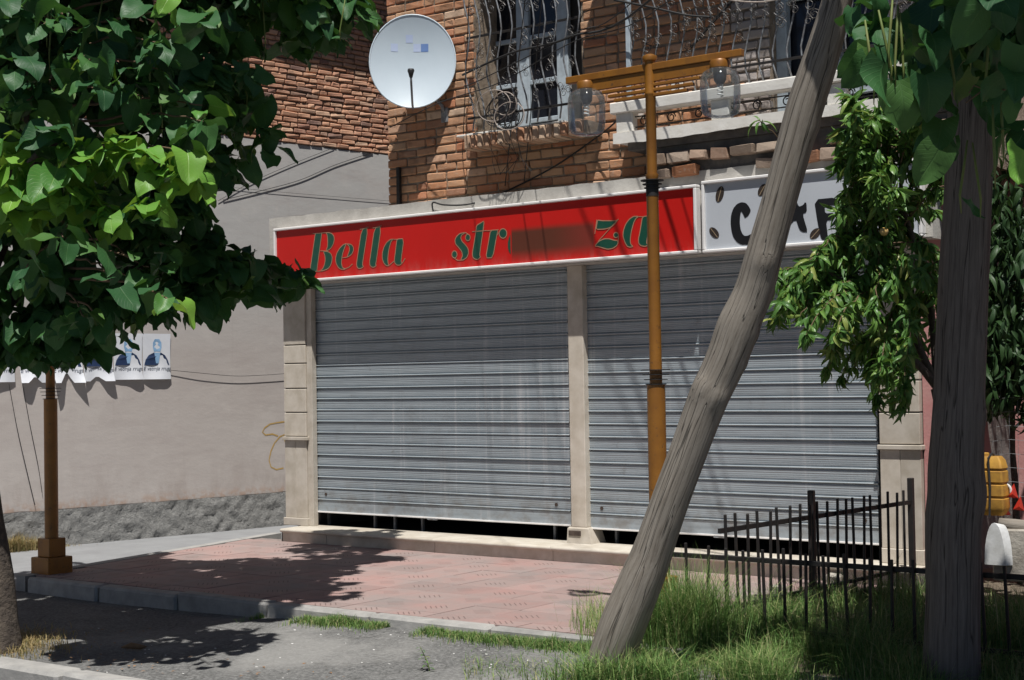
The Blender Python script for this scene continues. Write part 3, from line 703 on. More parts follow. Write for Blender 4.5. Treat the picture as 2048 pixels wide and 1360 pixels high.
def grille(lab, x0, x1, y, z0, z1, sp, ph, rails, dens):
    g_ = thing('window_grille', lab, None, ((x0+x1)/2, y, z0)); g_.parent = shop
    n = int(round((x1-x0)/sp))
    for i in range(n+1):
        X_ = x0+(x1-x0)*i/n
        MB().tube(wavy(X_, y, z0, z1, ph), .0075, 6).build('bar', MT['grille'], g_, smooth=True)
    for z in rails: MB().cbox(x0-.03, x1+.03, y-.012, y+.006, z-.01, z+.01, .002).build('rail', MT['iron'], g_)
    for i in range(n):
        for z, pr_ in dens:
            if random.random() < pr_: inst('scroll', SPM, g_, (x0+(x1-x0)*(i+.5)/n+random.uniform(-.02, .02), y-.05, z+random.uniform(-.03, .03)), (0, random.choice((0, pi, .4, pi+.3)), random.choice((0, pi))), (random.uniform(.8, 1.15),)*3)
    return g_
gy = .06
gx0, gx1 = aty(940, 150, gy).x, aty(1160, 150, gy).x
grille('wavy iron grille with scrolls over the tall window', gx0, gx1, gy, WZ0-.0, 5.7, .118, .1, (WZ0+.12, 4.78, 5.5), ((4.2, .8), (4.36, .6), (4.62, .5), (5.0, .75), (5.18, .6)))
grille('tall wavy iron grille closing the balcony', aty(1262, 60, YBAL+.1).x, 7.10, YBAL+.1, z_hi1-.0, 5.8, .128, .55, (z_hi1+.17, 5.35), ((z_hi1+.42, .55), (z_hi1+.55, .85), (z_hi1+.70, .8), (z_hi1+.85, .55)))
MB().cbox(aty(1258, 60, YBAL+.1).x-.03, aty(1258, 60, YBAL+.1).x+.015, YBAL+.085, YBAL+.12, z_hi1, 5.8, .004).build('grille_post', MT['blue_wood'], shop)
# house number
p = aty(1355, 175, YBAL+.07); hn = thing('number_plate', 'small white house number plate reading 9 on the balcony grille', 'sign', p)
MB().cbox(p.x-.06, p.x+.055, p.y-.004, p.y+.004, p.z-.05, p.z+.06, .003).build('plate', MT['white_paint'], hn)
nn = MB().tube(ring(p.x, p.z+.018, .020, p.y-.007, 0, 2*pi, 16), .0045, 5); nn.tube([(p.x+.020, p.y-.007, p.z+.018), (p.x+.018, p.y-.007, p.z-.012), (p.x+.004, p.y-.007, p.z-.034), (p.x-.014, p.y-.007, p.z-.03)], .0045, 5)
nn.build('digit', MT['black'], hn)

# ------------------------------------------------------------------ the red sign and the grey café sign
def ribbon(b, loop, mp, w, nrm, lift):
    """thin outline that follows a closed loop of 2-D points"""
    k = len(loop); P = [mp(*q)+nrm*lift for q in loop]; n0 = len(b.v)
    for i in range(k):
        t = (P[(i+1) % k]-P[i-1]); t = t.normalized() if t.length > 1e-9 else V((1, 0, 0)); s_ = t.cross(nrm)
        b.v += [P[i]+s_*w, P[i]-s_*w]
    for i in range(k):
        j = (i+1) % k; q = (n0+2*i, n0+2*j, n0+2*j+1, n0+2*i+1)
        no = (b.v[q[1]]-b.v[q[0]]).cross(b.v[q[2]]-b.v[q[0]]); b.f.append(q if no.dot(nrm) > 0 else q[::-1])
def smooth_loop(lp, it=1):
    for _ in range(it):
        o = []
        for i in range(len(lp)):
            a, b = lp[i], lp[(i+1) % len(lp)]
            o += [(a[0]*.82+b[0]*.18, a[1]*.82+b[1]*.18), (a[0]*.18+b[0]*.82, a[1]*.18+b[1]*.82)]
        lp = o
    return lp
def ell(cx, cy, rx, ry, rot=0, n=20):
    c, s_ = math.cos(rot), math.sin(rot)
    return [(cx+rx*math.cos(a)*c-ry*math.sin(a)*s_, cy+rx*math.cos(a)*s_+ry*math.sin(a)*c) for a in (2*pi*i/n for i in range(n))]
def line(a, b, w):   # hairline between two points
    dx, dy = b[0]-a[0], b[1]-a[1]; l = math.hypot(dx, dy); nx, ny = -dy/l*w, dx/l*w
    return [(a[0]+nx, a[1]+ny), (b[0]+nx, b[1]+ny), (b[0]-nx, b[1]-ny), (a[0]-nx, a[1]-ny)]
SX0, SX1 = aty(548, 510, YS).x, aty(1394, 440, YS).x
SZ0, SZ1 = aty(1000, 535, YS).z, aty(1000, 410, YS).z
rs = thing('shop_sign', 'long red shop sign with green italic lettering above the shutters', 'sign', ((SX0+SX1)/2, YS, SZ0))
MB().box(SX0+.01, SX1-.01, YS+.016, YF-.004, SZ0+.005, SZ1-.005).build('panel', MT['redpanel'], rs)
def frame(x0, x1, z0, z1, par):
    MB().cbox(x0, x1, YS-.012, YF-.003, z1-.026, z1, .006).build('frame_bar', MT['alu'], par)
    MB().cbox(x0, x1, YS-.012, YF-.003, z0, z0+.026, .006).build('frame_bar', MT['alu'], par)
    MB().cbox(x0, x0+.026, YS-.011, YF-.003, z0+.0265, z1-.0265, .006).build('frame_bar', MT['alu'], par)
    MB().cbox(x1-.03, x1, YS-.011, YF-.003, z0+.0265, z1-.0265, .006).build('frame_bar', MT['alu'], par)
frame(SX0, SX1, SZ0, SZ1, rs)
LET = [  # letter, (offset x, offset y of the tracing), filled outlines, hairlines
 ('letter_b', (540, 420), [[(620, 316), (708, 316), (640, 832), (545, 836)], [(760, 308), (800, 305), (845, 320), (872, 355), (878, 400), (868, 455), (840, 510), (800, 545), (765, 552), (785, 500), (788, 430), (785, 360), (775, 320)], [(735, 560), (790, 565), (830, 590), (850, 640), (845, 700), (825, 760), (790, 800), (740, 820), (690, 828), (725, 790), (745, 740), (755, 680), (750, 620), (735, 585)]], [((585, 320), (790, 306)), ((686, 556), (790, 556)), ((515, 842), (720, 828))]),
 ('letter_e', (540, 420), [[(1045, 455), (1000, 470), (950, 520), (910, 590), (895, 660), (900, 720), (930, 780), (965, 805), (1005, 808), (1035, 800), (1000, 790), (985, 770), (975, 720), (980, 650), (995, 580), (1015, 520), (1035, 470)], [(1045, 458), (1110, 468), (1135, 500), (1140, 545), (1120, 595), (1085, 625), (1050, 640), (1070, 590), (1085, 540), (1080, 490)]], [((985, 652), (1060, 640)), ((1005, 806), (1075, 780)), ((1075, 780), (1122, 735))]),
 ('letter_l', (540, 420), [[(1250, 262), (1338, 237), (1265, 700), (1262, 750), (1275, 770), (1240, 795), (1205, 795), (1185, 770), (1180, 730), (1190, 660)]], [((1225, 264), (1342, 230))]),
 ('letter_l', (540, 420), [[(1425, 242), (1517, 222), (1450, 690), (1440, 740), (1450, 755), (1415, 780), (1385, 775), (1362, 750), (1358, 700), (1368, 640)]], [((1400, 246), (1520, 212))]),
 ('letter_a', (540, 420), [[(1690, 395), (1640, 400), (1590, 440), (1550, 510), (1530, 590), (1530, 660), (1550, 720), (1580, 755), (1620, 760), (1610, 730), (1605, 680), (1610, 600), (1625, 510), (1650, 430), (1670, 405)], [(1730, 395), (1825, 388), (1785, 690), (1790, 715), (1800, 722), (1770, 750), (1730, 750), (1700, 720), (1695, 670), (1710, 560), (1720, 470)]], [((1640, 399), (1740, 398)), ((1800, 725), (1840, 660)), ((1615, 758), (1695, 690))]),
 ('letter_s', (880, 400), [[(350, 440), (270, 455), (225, 500), (205, 545), (215, 600), (260, 650), (300, 700), (310, 760), (285, 815), (320, 815), (370, 780), (392, 720), (385, 660), (350, 610), (305, 565), (285, 520), (295, 480), (330, 455)], ell(382, 510, 32, 45), ell(200, 740, 35, 48)], [((345, 442), (400, 475)), ((180, 775), (240, 822)), ((240, 822), (320, 818))]),
 ('letter_t', (880, 400), [[(605, 283), (588, 420), (545, 720), (545, 760), (555, 775), (520, 808), (480, 805), (450, 780), (442, 730), (455, 650), (490, 440), (500, 345), (560, 310)]], [((440, 430), (640, 415))]),
 ('letter_r', (880, 400), [[(690, 412), (795, 405), (775, 480), (722, 785), (625, 788), (665, 560)], ell(860, 455, 52, 65)], [((645, 418), (800, 402)), ((780, 480), (815, 425))]),
 ('letter_z', (1150, 340), [[(310, 680), (370, 690), (470, 690), (555, 690), (582, 680), (540, 740), (480, 785), (400, 805), (290, 808), (300, 740)], [(270, 1035), (330, 965), (400, 935), (470, 935), (530, 955), (580, 960), (590, 990), (570, 1030), (520, 1065), (450, 1078), (380, 1060), (320, 1040)], ell(560, 885, 32, 35)], [((592, 668), (315, 972)), ((300, 675), (270, 870)), ((594, 890), (588, 985))]),
 ('letter_a', (1150, 340), [[(870, 630), (800, 630), (740, 670), (690, 740), (660, 830), (655, 900), (680, 980), (710, 1035), (745, 1050), (795, 1042), (765, 1015), (755, 980), (755, 930), (770, 830), (800, 720), (830, 660)], [(920, 635), (1035, 618), (1000, 840), (975, 990), (985, 1005), (1010, 1015), (960, 1040), (900, 1030), (870, 1000), (865, 940), (885, 850), (905, 730)]], [((800, 632), (930, 636)), ((1005, 1015), (1060, 950))]),
]
PFACE = YS+.016
def mapper(off, Y): return lambda a, b: aty(off[0]+a/6.8, off[1]+b/6.8, Y)
for nm, off, fills, hairs in LET:
    mp = mapper(off, PFACE); b = MB(); ob = MB()
    for i, lp in enumerate(fills):
        lp = lp if len(lp) <= 4 else smooth_loop(lp, 1)
        b.poly([lp], mp, .003); ribbon(ob, lp, mp, .0042, V((0, -1, 0)), .0036)
    for h in hairs: ob.poly([line(h[0], h[1], 4.5)], mp, .0034)
    lo = b.build(nm, MT['green'], rs, origin=mp(*fills[0][0])); ob.build('outline', MT['gold'], lo)
# the visible edge of the letter beside the smeared patch
mp = mapper((880, 400), PFACE); MB().poly([[(958, 470), (938, 520), (924, 590), (926, 650), (940, 700), (962, 735)]], mp, .003).build('letter_edge', MT['green'], rs)
CX0, CX1 = aty(1404, 430, YS).x, 6.80
cs = thing('cafe_sign', 'grey white café sign with black letters and coffee beans', 'sign', ((CX0+CX1)/2, YS, SZ0))
CZ0, CZ1 = SZ0-.005, SZ1+.02
MB().box(CX0+.01, CX1-.01, YS+.016, YF-.004, CZ0+.005, CZ1-.005).build('panel', MT['signgrey'], cs)
frame(CX0, CX1, CZ0, CZ1, cs)
mp = mapper((1380, 330), PFACE)
CAFE = [('letter_c', [[(830, 620), (800, 560), (760, 515), (700, 505), (640, 530), (590, 590), (560, 680), (553, 780), (565, 890), (590, 980), (640, 1050), (700, 1085), (780, 1088), (850, 1060), (905, 1000), (890, 930), (830, 940), (785, 962), (745, 965), (715, 940), (690, 880), (678, 800), (680, 720), (695, 625), (715, 650), (735, 690), (748, 722), (795, 690)]]),
        ('letter_a', [[(1000, 1040), (1090, 1075), (1180, 930), (1300, 890), (1440, 730), (1490, 880), (1530, 910), (1605, 915), (1530, 665), (1590, 640), (1585, 520), (1565, 505), (1540, 545), (1480, 570), (1430, 440), (1350, 440), (1200, 700)]]),
        ('letter_f', [[(1690, 470), (1990, 440), (1985, 540), (1830, 560), (1840, 660), (1960, 650), (1960, 740), (1850, 755), (1880, 1010), (1790, 1030), (1740, 800)]]),
        ('letter_e', [[(2080, 450), (2330, 420), (2330, 510), (2190, 530), (2195, 640), (2310, 630), (2310, 720), (2205, 730), (2215, 880), (2360, 860), (2370, 960), (2130, 990)]])]
for nm, lps in CAFE:
    b = MB()
    for lp in lps: b.poly([smooth_loop(lp, 1)], mp, .003)
    b.build(nm, MT['black'], cs, origin=mp(*lps[0][0]))
for cx, cy, rx, ry, ro in ((407, 397, 52, 112, .25), (330, 922, 52, 86, -.65), (1703, 935, 56, 90, .72), (985, 340, 50, 90, .5), (2480, 480, 52, 100, -.3)):
    bo = MB().poly([ell(cx, cy, rx, ry, ro)], mp, .003).build('coffee_bean', MT['bean'], cs, origin=mp(cx, cy))
    d = (-math.sin(ro)*ry*.92, math.cos(ro)*ry*.92); mp2 = lambda a, c: mp(a, c)+V((0, -.0036, 0))
    MB().poly([line((cx-d[0], cy-d[1]), (cx+d[0], cy+d[1]), 4)], mp2).build('crease', MT['bean_line'], bo)
# ------------------------------------------------------------------ satellite dish
dc = aty(825, 122, .15); DRAD = .415
sd = thing('satellite_dish', 'round white satellite dish on the brick corner', 'satellite dish', dc)
ax = ((CAM-dc).normalized()*1.0+V((-.06, -.03, .26))).normalized(); sx = ax.cross(V((0, 0, 1))).normalized(); sy = sx.cross(ax)
def dpt(r, a, d=0.):
    dep = .075*(r/DRAD)**2
    return dc + sx*(r*math.cos(a)) + sy*(r*1.10*math.sin(a)) + ax*(dep-.075+d)
NA, NR = 48, 8
b = MB()
for sgn, d in ((1, 0.), (-1, -.004)):
    n0 = len(b.v); b.v.append(dpt(0, 0, d))
    for i in range(1, NR+1):
        for q in range(NA): b.v.append(dpt(DRAD*i/NR, 2*pi*q/NA, d))
    for q in range(NA):
        q2 = (q+1) % NA; t = (n0, n0+1+q, n0+1+q2); b.f.append(t if sgn > 0 else t[::-1])
        for i in range(NR-1):
            t = (n0+1+i*NA+q, n0+1+(i+1)*NA+q, n0+1+(i+1)*NA+q2, n0+1+i*NA+q2); b.f.append(t if sgn > 0 else t[::-1])
b.build('reflector', MT['dish'], sd, smooth=True)
MB().tube([dpt(DRAD, 2*pi*q/NA, -.004) for q in range(NA)], .008, 6, closed=True).build('rim', MT['dish'], sd, smooth=True)
def cell(px, py, w, h, mt):
    o_ = MB()
    def q(a, c):
        d = ray(a, c); p = CAM+d*((dc-CAM).dot(ax)/d.dot(ax)); l = p-dc; r = math.hypot(l.dot(sx), l.dot(sy)); an = math.atan2(l.dot(sy), l.dot(sx)); return dpt(r, an, .002)
    o_.grid(3, 3, lambda u, v: q(px+w*u, py+h*v)); ff = o_.f[0]; no = (o_.v[ff[1]]-o_.v[ff[0]]).cross(o_.v[ff[2]]-o_.v[ff[0]])
    if no.dot(ax) < 0: o_.f = [t[::-1] for t in o_.f]
    o_.build('logo_mark', MT[mt], sd)
cell(781, 88, 14, 14, 'print_pale'); cell(811, 72, 14, 14, 'print_pale'); cell(826, 88, 14, 14, 'print_pale'); cell(841, 88, 15, 14, 'print_blue')
lnb = dpt(DRAD*.33, -pi/2) + ax*.30 - sy*.02
foot = dpt(DRAD*.98, -pi/2)
MB().tube([foot-sy*.02, foot+ax*.08, lnb-sy*.07, lnb-sy*.03], .011, 8).build('feed_arm', MT['grille'], sd, smooth=True)
MB().tube([lnb-sy*.05-ax*.0, lnb-sy*.01, lnb+sy*.012, lnb+sy*.03], [.016, .026, .034, .030], 12).build('feed_horn', MT['plastic_d'], sd, smooth=True)
MB().tube([dc-ax*.08, dc-ax*.22-sy*.05, V((dc.x+.16, YB-.03, dc.z-.42)), V((dc.x+.17, YB+.01, dc.z-.50))], .017, 8).build('wall_arm', MT['grille'], sd, smooth=True)
MB().cbox(dc.x+.13, dc.x+.21, YB-.012, YB+.03, dc.z-.58, dc.z-.44, .003).build('wall_plate', MT['grille'], sd)

# ------------------------------------------------------------------ street lamps
def street_lamp(lab):
    L = thing('street_lamp', lab, 'street lamp', (0, 0, 0), 'ochre street lamps on the kerb')
    MB().cbox(-.125, .125, -.125, .125, -.06, .14, .006).build('base_block', MT['lamp'], L)
    MB().cbox(-.085, .085, -.085, .085, .14, .30, .006).build('base_block', MT['lamp'], L)
    MB().lathe((0, 0, 0), [(.058, .30), (.058, 1.50)], 24).build('lower_pole', MT['lamp'], L, autosm=40)
    MB().lathe((0, 0, 0), [(.040, 1.50), (.040, 1.64), (.039, 1.66), (.038, 2.80), (.042, 2.81), (.042, 2.83)], 20).build('middle_pole', MT['lamp'], L, autosm=40)
    for z, r in ((1.505, .066), (1.535, .075), (1.565, .085), (1.595, .092)): MB().lathe((0, 0, 0), [(.03, z-.003), (r, z-.004), (r, z+.001), (.03, z+.002)], 28).build('collar_ring', MT['iron'], L)
    MB().lathe((0, 0, 0), [(.041, 2.69), (.041, 2.795)], 18).build('collar_sleeve', MT['iron'], L, autosm=40)
    for z, r in ((2.745, .052), (2.768, .062), (2.792, .074)): MB().lathe((0, 0, 0), [(.03, z-.003), (r, z-.004), (r, z+.001), (.03, z+.002)], 28).build('collar_ring', MT['iron'], L)
    MB().lathe((0, 0, 0), [(.033, 2.80), (.033, 3.33), (.036, 3.335), (.036, 3.345), (.035, 3.35), (.035, 3.545), (.046, 3.55), (.050, 3.565), (.046, 3.58), (.02, 3.592), (.004, 3.596)], 20).build('upper_pole', MT['lamp'], L, autosm=40)
    MB().cbox(-.64, .66, -.022, .022, 3.485, 3.530, .004).build('arm', MT['lamp'], L)
    MB().cbox(-.44, .44, -.012, .012, 3.415, 3.484, .003).build('web_plate', MT['lamp'], L)
    for z, l in ((3.395, .36), (3.362, .315), (3.330, .27)): MB().cbox(-l, l, -.016, .016, z-.010, z+.010, .003).build('lower_bar', MT['lamp'], L)
    for x in (-.49, .50):
        cp = MB().lathe((x, 0, 0), [(.060, 3.435), (.062, 3.47), (.055, 3.484)], 20).build('lamp_cap', MT['lamp'], L, autosm=40)
        prof = [(.02, 3.135), (.075, 3.137), (.105, 3.150), (.118, 3.18), (.122, 3.23), (.124, 3.32), (.120, 3.375), (.106, 3.408), (.080, 3.425), (.062, 3.433)]
        MB().lathe((x, 0, 0), prof, 28).build('globe', MT['glass'], L, smooth=True)
        MB().lathe((x, 0, 0), [(.022, 3.335), (.038, 3.36), (.042, 3.40), (.042, 3.434)], 16).build('socket', MT['navy'], L, autosm=40)
        sp = [(x+.016*math.cos(t*.9), .016*math.sin(t*.9), 3.335-.0032*t) for t in range(24)]
        MB().tube(sp, .0055, 5).build('bulb', MT['bulb'], L, smooth=True)
    return L
p = atd(1321, 1240, 9.45)
l1 = street_lamp('ochre street lamp with two glass globes standing behind the leaning pole'); l1.location = (p.x, p.y, .055)
l2 = copytree(l1); p = atz(98, 1146, 0); l2.location = (p.x, p.y+.03, .0); l2['label'] = 'dark brown street lamp post in the shade under the left tree'

# ------------------------------------------------------------------ wooden poles
def pole(name, lab, cl, mat, knots, n=36, seg=110, wob=.006):
    """cl: (point, radius); knots: (fraction along, angle, size, height)"""
    t = thing(name, lab, 'pole', cl[0][0])
    pts = []; rad = []
    for i in range(seg+1):
        f = i/seg*(len(cl)-1); k = min(int(f), len(cl)-2); u = f-k
        P0, P1, P2, P3 = [cl[max(0, min(len(cl)-1, k+d))] for d in (-1, 0, 1, 2)]
        cr = lambda a, b, c, d: .5*((2*b)+(-a+c)*u+(2*a-5*b+4*c-d)*u*u+(-a+3*b-3*c+d)*u**3)
        pts.append(cr(P0[0], P1[0], P2[0], P3[0])); rad.append(cr(P0[1], P1[1], P2[1], P3[1]))
    L = [0.]
    for a, b in zip(pts[:-1], pts[1:]): L.append(L[-1]+(b-a).length)
    def rr(i, a):
        r = rad[i]*(1+.05*noise.noise(V((math.cos(a)*1.2, math.sin(a)*1.2, L[i]*.8)))) + wob*noise.noise(V((math.cos(a)*7, math.sin(a)*7, L[i]*.9))) + .0025*noise.noise(V((math.cos(a)*22, math.sin(a)*22, L[i]*3)))
        for fk, ak, s_, h in knots:
            d = math.hypot((L[i]-fk*L[-1]), ((a-ak+pi) % (2*pi)-pi)*rad[i]); 
            if d < s_*3: r += h*math.exp(-(d/s_)**2) - (h*.9*math.exp(-(d/(s_*.28))**2))
        return r
    MB().tube(pts, rr, n, pc=True).build('shaft', mat, t, smooth=True); return t
def lean(px, py, wpx, z):      # the leaning pole: a point on its axis by height
    D = 8.5-.22*(z+.13); p = atd(px, py, D); return (p, wpx/FPX*D/2)
lp_ = [(1196, 1400, 92), (1229, 1300, 90), (1251, 1240, 92), (1288, 1150, 86), (1307, 1100, 80), (1341, 1000, 76), (1378, 900, 75), (1415, 800, 78), (1441, 745, 80), (1460, 700, 83), (1478, 650, 84), (1506, 585, 75), (1531, 500, 74), (1559, 400, 70), (1586, 300, 71), (1614, 200, 72), (1646, 100, 68), (1674, 0, 60), (1706, -120, 58), (1765, -360, 56), (1835, -640, 52)]
cl = []
for px, py, wp in lp_:
    z = -.13
    for _ in range(12): D = 8.5-.22*(z+.13); z = atd(px, py, D).z
    cl.append(lean(px, py, wp, z))
LEAN = cl
pole('leaning_pole', 'weathered grey wooden pole leaning across the right shutter', cl, MT['wood'], [(.335, 2.9, .045, .022), (.333, 4.2, .05, .02), (.47, 4.0, .035, .016), (.44, 5.4, .035, .014), (.60, 4.8, .035, .014), (.37, 4.9, .03, .012), (.455, 5.9, .05, .02), (.50, .35, .045, .024), (.47, 3.4, .04, .014), (.40, 5.0, .04, .012), (.28, .2, .05, .018), (.565, .5, .05, .02), (.20, 4.3, .03, .01), (.12, 4.6, .03, .01)])
D0 = 8.0; cl = []
for px, py, wp in [(1903, 1420, 116), (1904, 1340, 112), (1907, 1200, 106), (1908, 1050, 110), (1914, 990, 114), (1912, 930, 108), (1918, 800, 100), (1926, 600, 98), (1936, 400, 94), (1944, 200, 92), (1950, 0, 90), (1958, -300, 86), (1966, -700, 80), (1972, -1000, 76)]: cl.append((atd(px, py, D0), wp/FPX*D0/2))
RP = cl
pole('upright_pole', 'thick upright wooden pole in shade at the right edge', cl, MT['wood_b'], [(.30, 4.4, .04, .012), (.24, 4.9, .05, .015), (.235, 2.7, .05, .012), (.33, 4.0, .03, .01)], wob=.008)

# ------------------------------------------------------------------ iron fences
fb = thing('iron_fence', 'low black iron fence along the weedy garden front', 'fence', (6.3, -2.5, 0), 'black iron fences')
def slopebar(x0, z0, x1, z1, y, r): return MB().tube([(x0, y, z0), (x1, y, z1)], r, 4)
MB().cbox(6.05, 9.6, -2.512, -2.488, .455, .485, .003).build('rail', MT['iron'], fb)
MB().cbox(6.05, 9.6, -2.51, -2.49, .04, .065, .003).build('rail', MT['iron'], fb)
bm_ = MB().cbox(-.0085, .0085, -.0085, .0085, -.12, .535, .003).mesh('bar'); bm_.materials.append(MT['iron'])
x = 6.10; k = 0
while x < 9.6:
    inst('bar', bm_, fb, (x, -2.522, .0+random.uniform(-.01, .02)), (random.uniform(-.03, .03), random.uniform(-.035, .03), .78*0), (1, 1, 1)); x += .136; k += 1
fa_ = thing('iron_fence', 'black iron fence running from the kerb to the right pilaster', 'fence', (6.5, -1.4, 0), 'black iron fences')
xa = lambda y: 6.45+(y+3.0)*.085
def along(y0, y1, z0, z1, s_, nm): 
    MB().add([(xa(y)+sx_*s_, y, z) for y in (y0, y1) for sx_ in (-1, 1) for z in (z0, z1)], [(0, 1, 3, 2), (4, 6, 7, 5), (0, 4, 5, 1), (2, 3, 7, 6), (0, 2, 6, 4), (1, 5, 7, 3)]).build(nm, MT['iron'], fa_)
along(-2.55, .0, .625, .655, .011, 'rail'); along(-2.55, .0, .14, .165, .011, 'rail')
bm2 = MB().cbox(-.0085, .0085, -.0085, .0085, -.05, .735, .003).mesh('bar'); bm2.materials.append(MT['iron'])
y = -2.5
while y < -.08:
    inst('bar', bm2, fa_, (xa(y)+.018, y, random.uniform(-.01, .012)), (random.uniform(-.02, .02), random.uniform(-.02, .02), .08)); y += .122
for y in (-1.45, -.03): MB().cbox(xa(y)-.021, xa(y)+.021, y-.021, y+.021, -.1, .82, .004).build('post', MT['iron'], fa_)

# ------------------------------------------------------------------ the house across the side street
DR = V((.15, .989, 0)).normalized(); NRM = V((DR.y, -DR.x, 0)); P0 = V((-2.83, -.42, 0))
def wp(s, z, o=0.): return P0 + DR*s + NRM*o + V((0, 0, z))
def onwall(px, py, o=0.):
    d = ray(px, py); Q = P0+NRM*o; return CAM + d*((Q-CAM).dot(NRM)/d.dot(NRM))
def ws_(p): return (p-P0).dot(DR)
house = thing('plastered_house', 'pinkish grey plastered house with brick upper wall across the side street', 'building', wp(0, 0))
S0, S1 = -13., 9.; ZPB, ZPT = .262, 4.61
hb = MB()
def hbox(b, s0, s1, o0, o1, z0, z1):
    return b.add([wp(s, z, o) for s in (s0, s1) for o in (o0, o1) for z in (z0, z1)], [(0, 2, 3, 1), (4, 5, 7, 6), (0, 1, 5, 4), (2, 6, 7, 3), (0, 4, 6, 2), (1, 3, 7, 5)])
hbox(hb, S0, S1, -8, -.03, -.4, 7.2).build('core', MT['mortar_d'], house)
pl_ = MB().grid(160, 40, lambda u, v: wp(S0+(S1-S0)*u, ZPB+(ZPT-ZPB)*v+(.012*noise.noise(V((u*90, 0, 0))) if v in (0, 1) else 0), (.0008*noise.noise(V((u*30, v*5, 0))))))
pl_.build('plaster', MT['plaster'], house, smooth=True)
hbox(MB(), S0, S1, -.05, -.006, ZPB-.02, ZPT+.005).build('plaster_body', MT['plaster'], house)
def plz(u, v):
    s = S0+9+(S1-S0-9)*u; z = -.3+(ZPB+.3-.004)*v
    return wp(s, z+(.012*noise.noise(V((s*5, 7, 0))) if v == 1 else 0), .028+.018*noise.noise(V((s*9, z*9, 0)))+.016*noise.noise(V((s*27, z*27, 4))))
MB().grid(420, 20, plz).build('plinth', MT['plinth'], house, smooth=True)
hbox(MB(), S0, S1, -.05, .012, -.4, ZPB-.006).build('plinth_body', MT['plinth'], house)
bwall = hbox(MB(), S0, S1, -.06, -.022, ZPT, 7.2).build('brick_wall', MT['mortar_d'], house)
OB = {}
for L in (.11, .2):
    OB[L] = []
    for _ in range(8):
        me = MB().cbox(-.03, .03, -L/2, L/2, -.0265, .0265, .010, .005).mesh('brick'); me.materials.append(MT['brick_old']); OB[L].append(me)
cnt = 0; ex = []; z = ZPT+.04; rowi = 0; az = math.atan2(-DR.x, DR.y)
while z < 7.15:
    s = -3.0+random.uniform(0, .1)
    while s < 5.4:
        L = .2 if random.random() < .72 else .11; Lr = L*random.uniform(.85, 1.2)
        p = wp(s+Lr/2, z+random.uniform(-.004, .004), -.018+random.uniform(-.006, .007)); r_ = (random.uniform(-.04, .04), random.uniform(-.03, .03), az+random.uniform(-.03, .03)); sc = (1, Lr/L, random.uniform(.85, 1.12))
        me = random.choice(OB[L])
        if s > 2.15 and z < 6.4 and cnt < 298: inst('brick', me, bwall, p, r_, sc); cnt += 1
        else: ex.append((me, p, r_, sc))
        s += Lr+.012
    z += .0665; rowi += 1
merge('bricks', ex, MT['brick_old'], bwall)
hbox(MB(), S0-.3, S1+.3, -8.5, .51, 7.2, 7.34).build('eaves', MT['concrete'], house)
# yellow spray mark
gr = MB()
def spray(pts, w_):
    P = [onwall(x, y, .0022) for x, y in pts]; n0 = len(gr.v)
    for i, p in enumerate(P):
        t = (P[min(i+1, len(P)-1)]-P[max(i-1, 0)]).normalized(); sd_ = t.cross(NRM)*(w_*(.8+.4*random.random())); gr.v.extend([p+sd_, p-sd_])
    for i in range(len(P)-1): gr.f.append((n0+2*i, n0+2*i+1, n0+2*i+3, n0+2*i+2))
spray([(572, 843), (556, 845), (540, 848), (529, 856), (525, 864), (531, 870), (545, 868), (556, 872)], .0075)
spray([(572, 868), (560, 873), (549, 886), (542, 902), (538, 920), (542, 934), (553, 939), (567, 936)], .0075)
spray([(566, 870), (571, 886), (573, 905), (572, 925)], .006)
MT['spray'] = simple('ochre_spray', (.52, .31, .06), (.46, .33, .16), 25, .9, bst=0)
gr.build('spray_mark', MT['spray'], house)
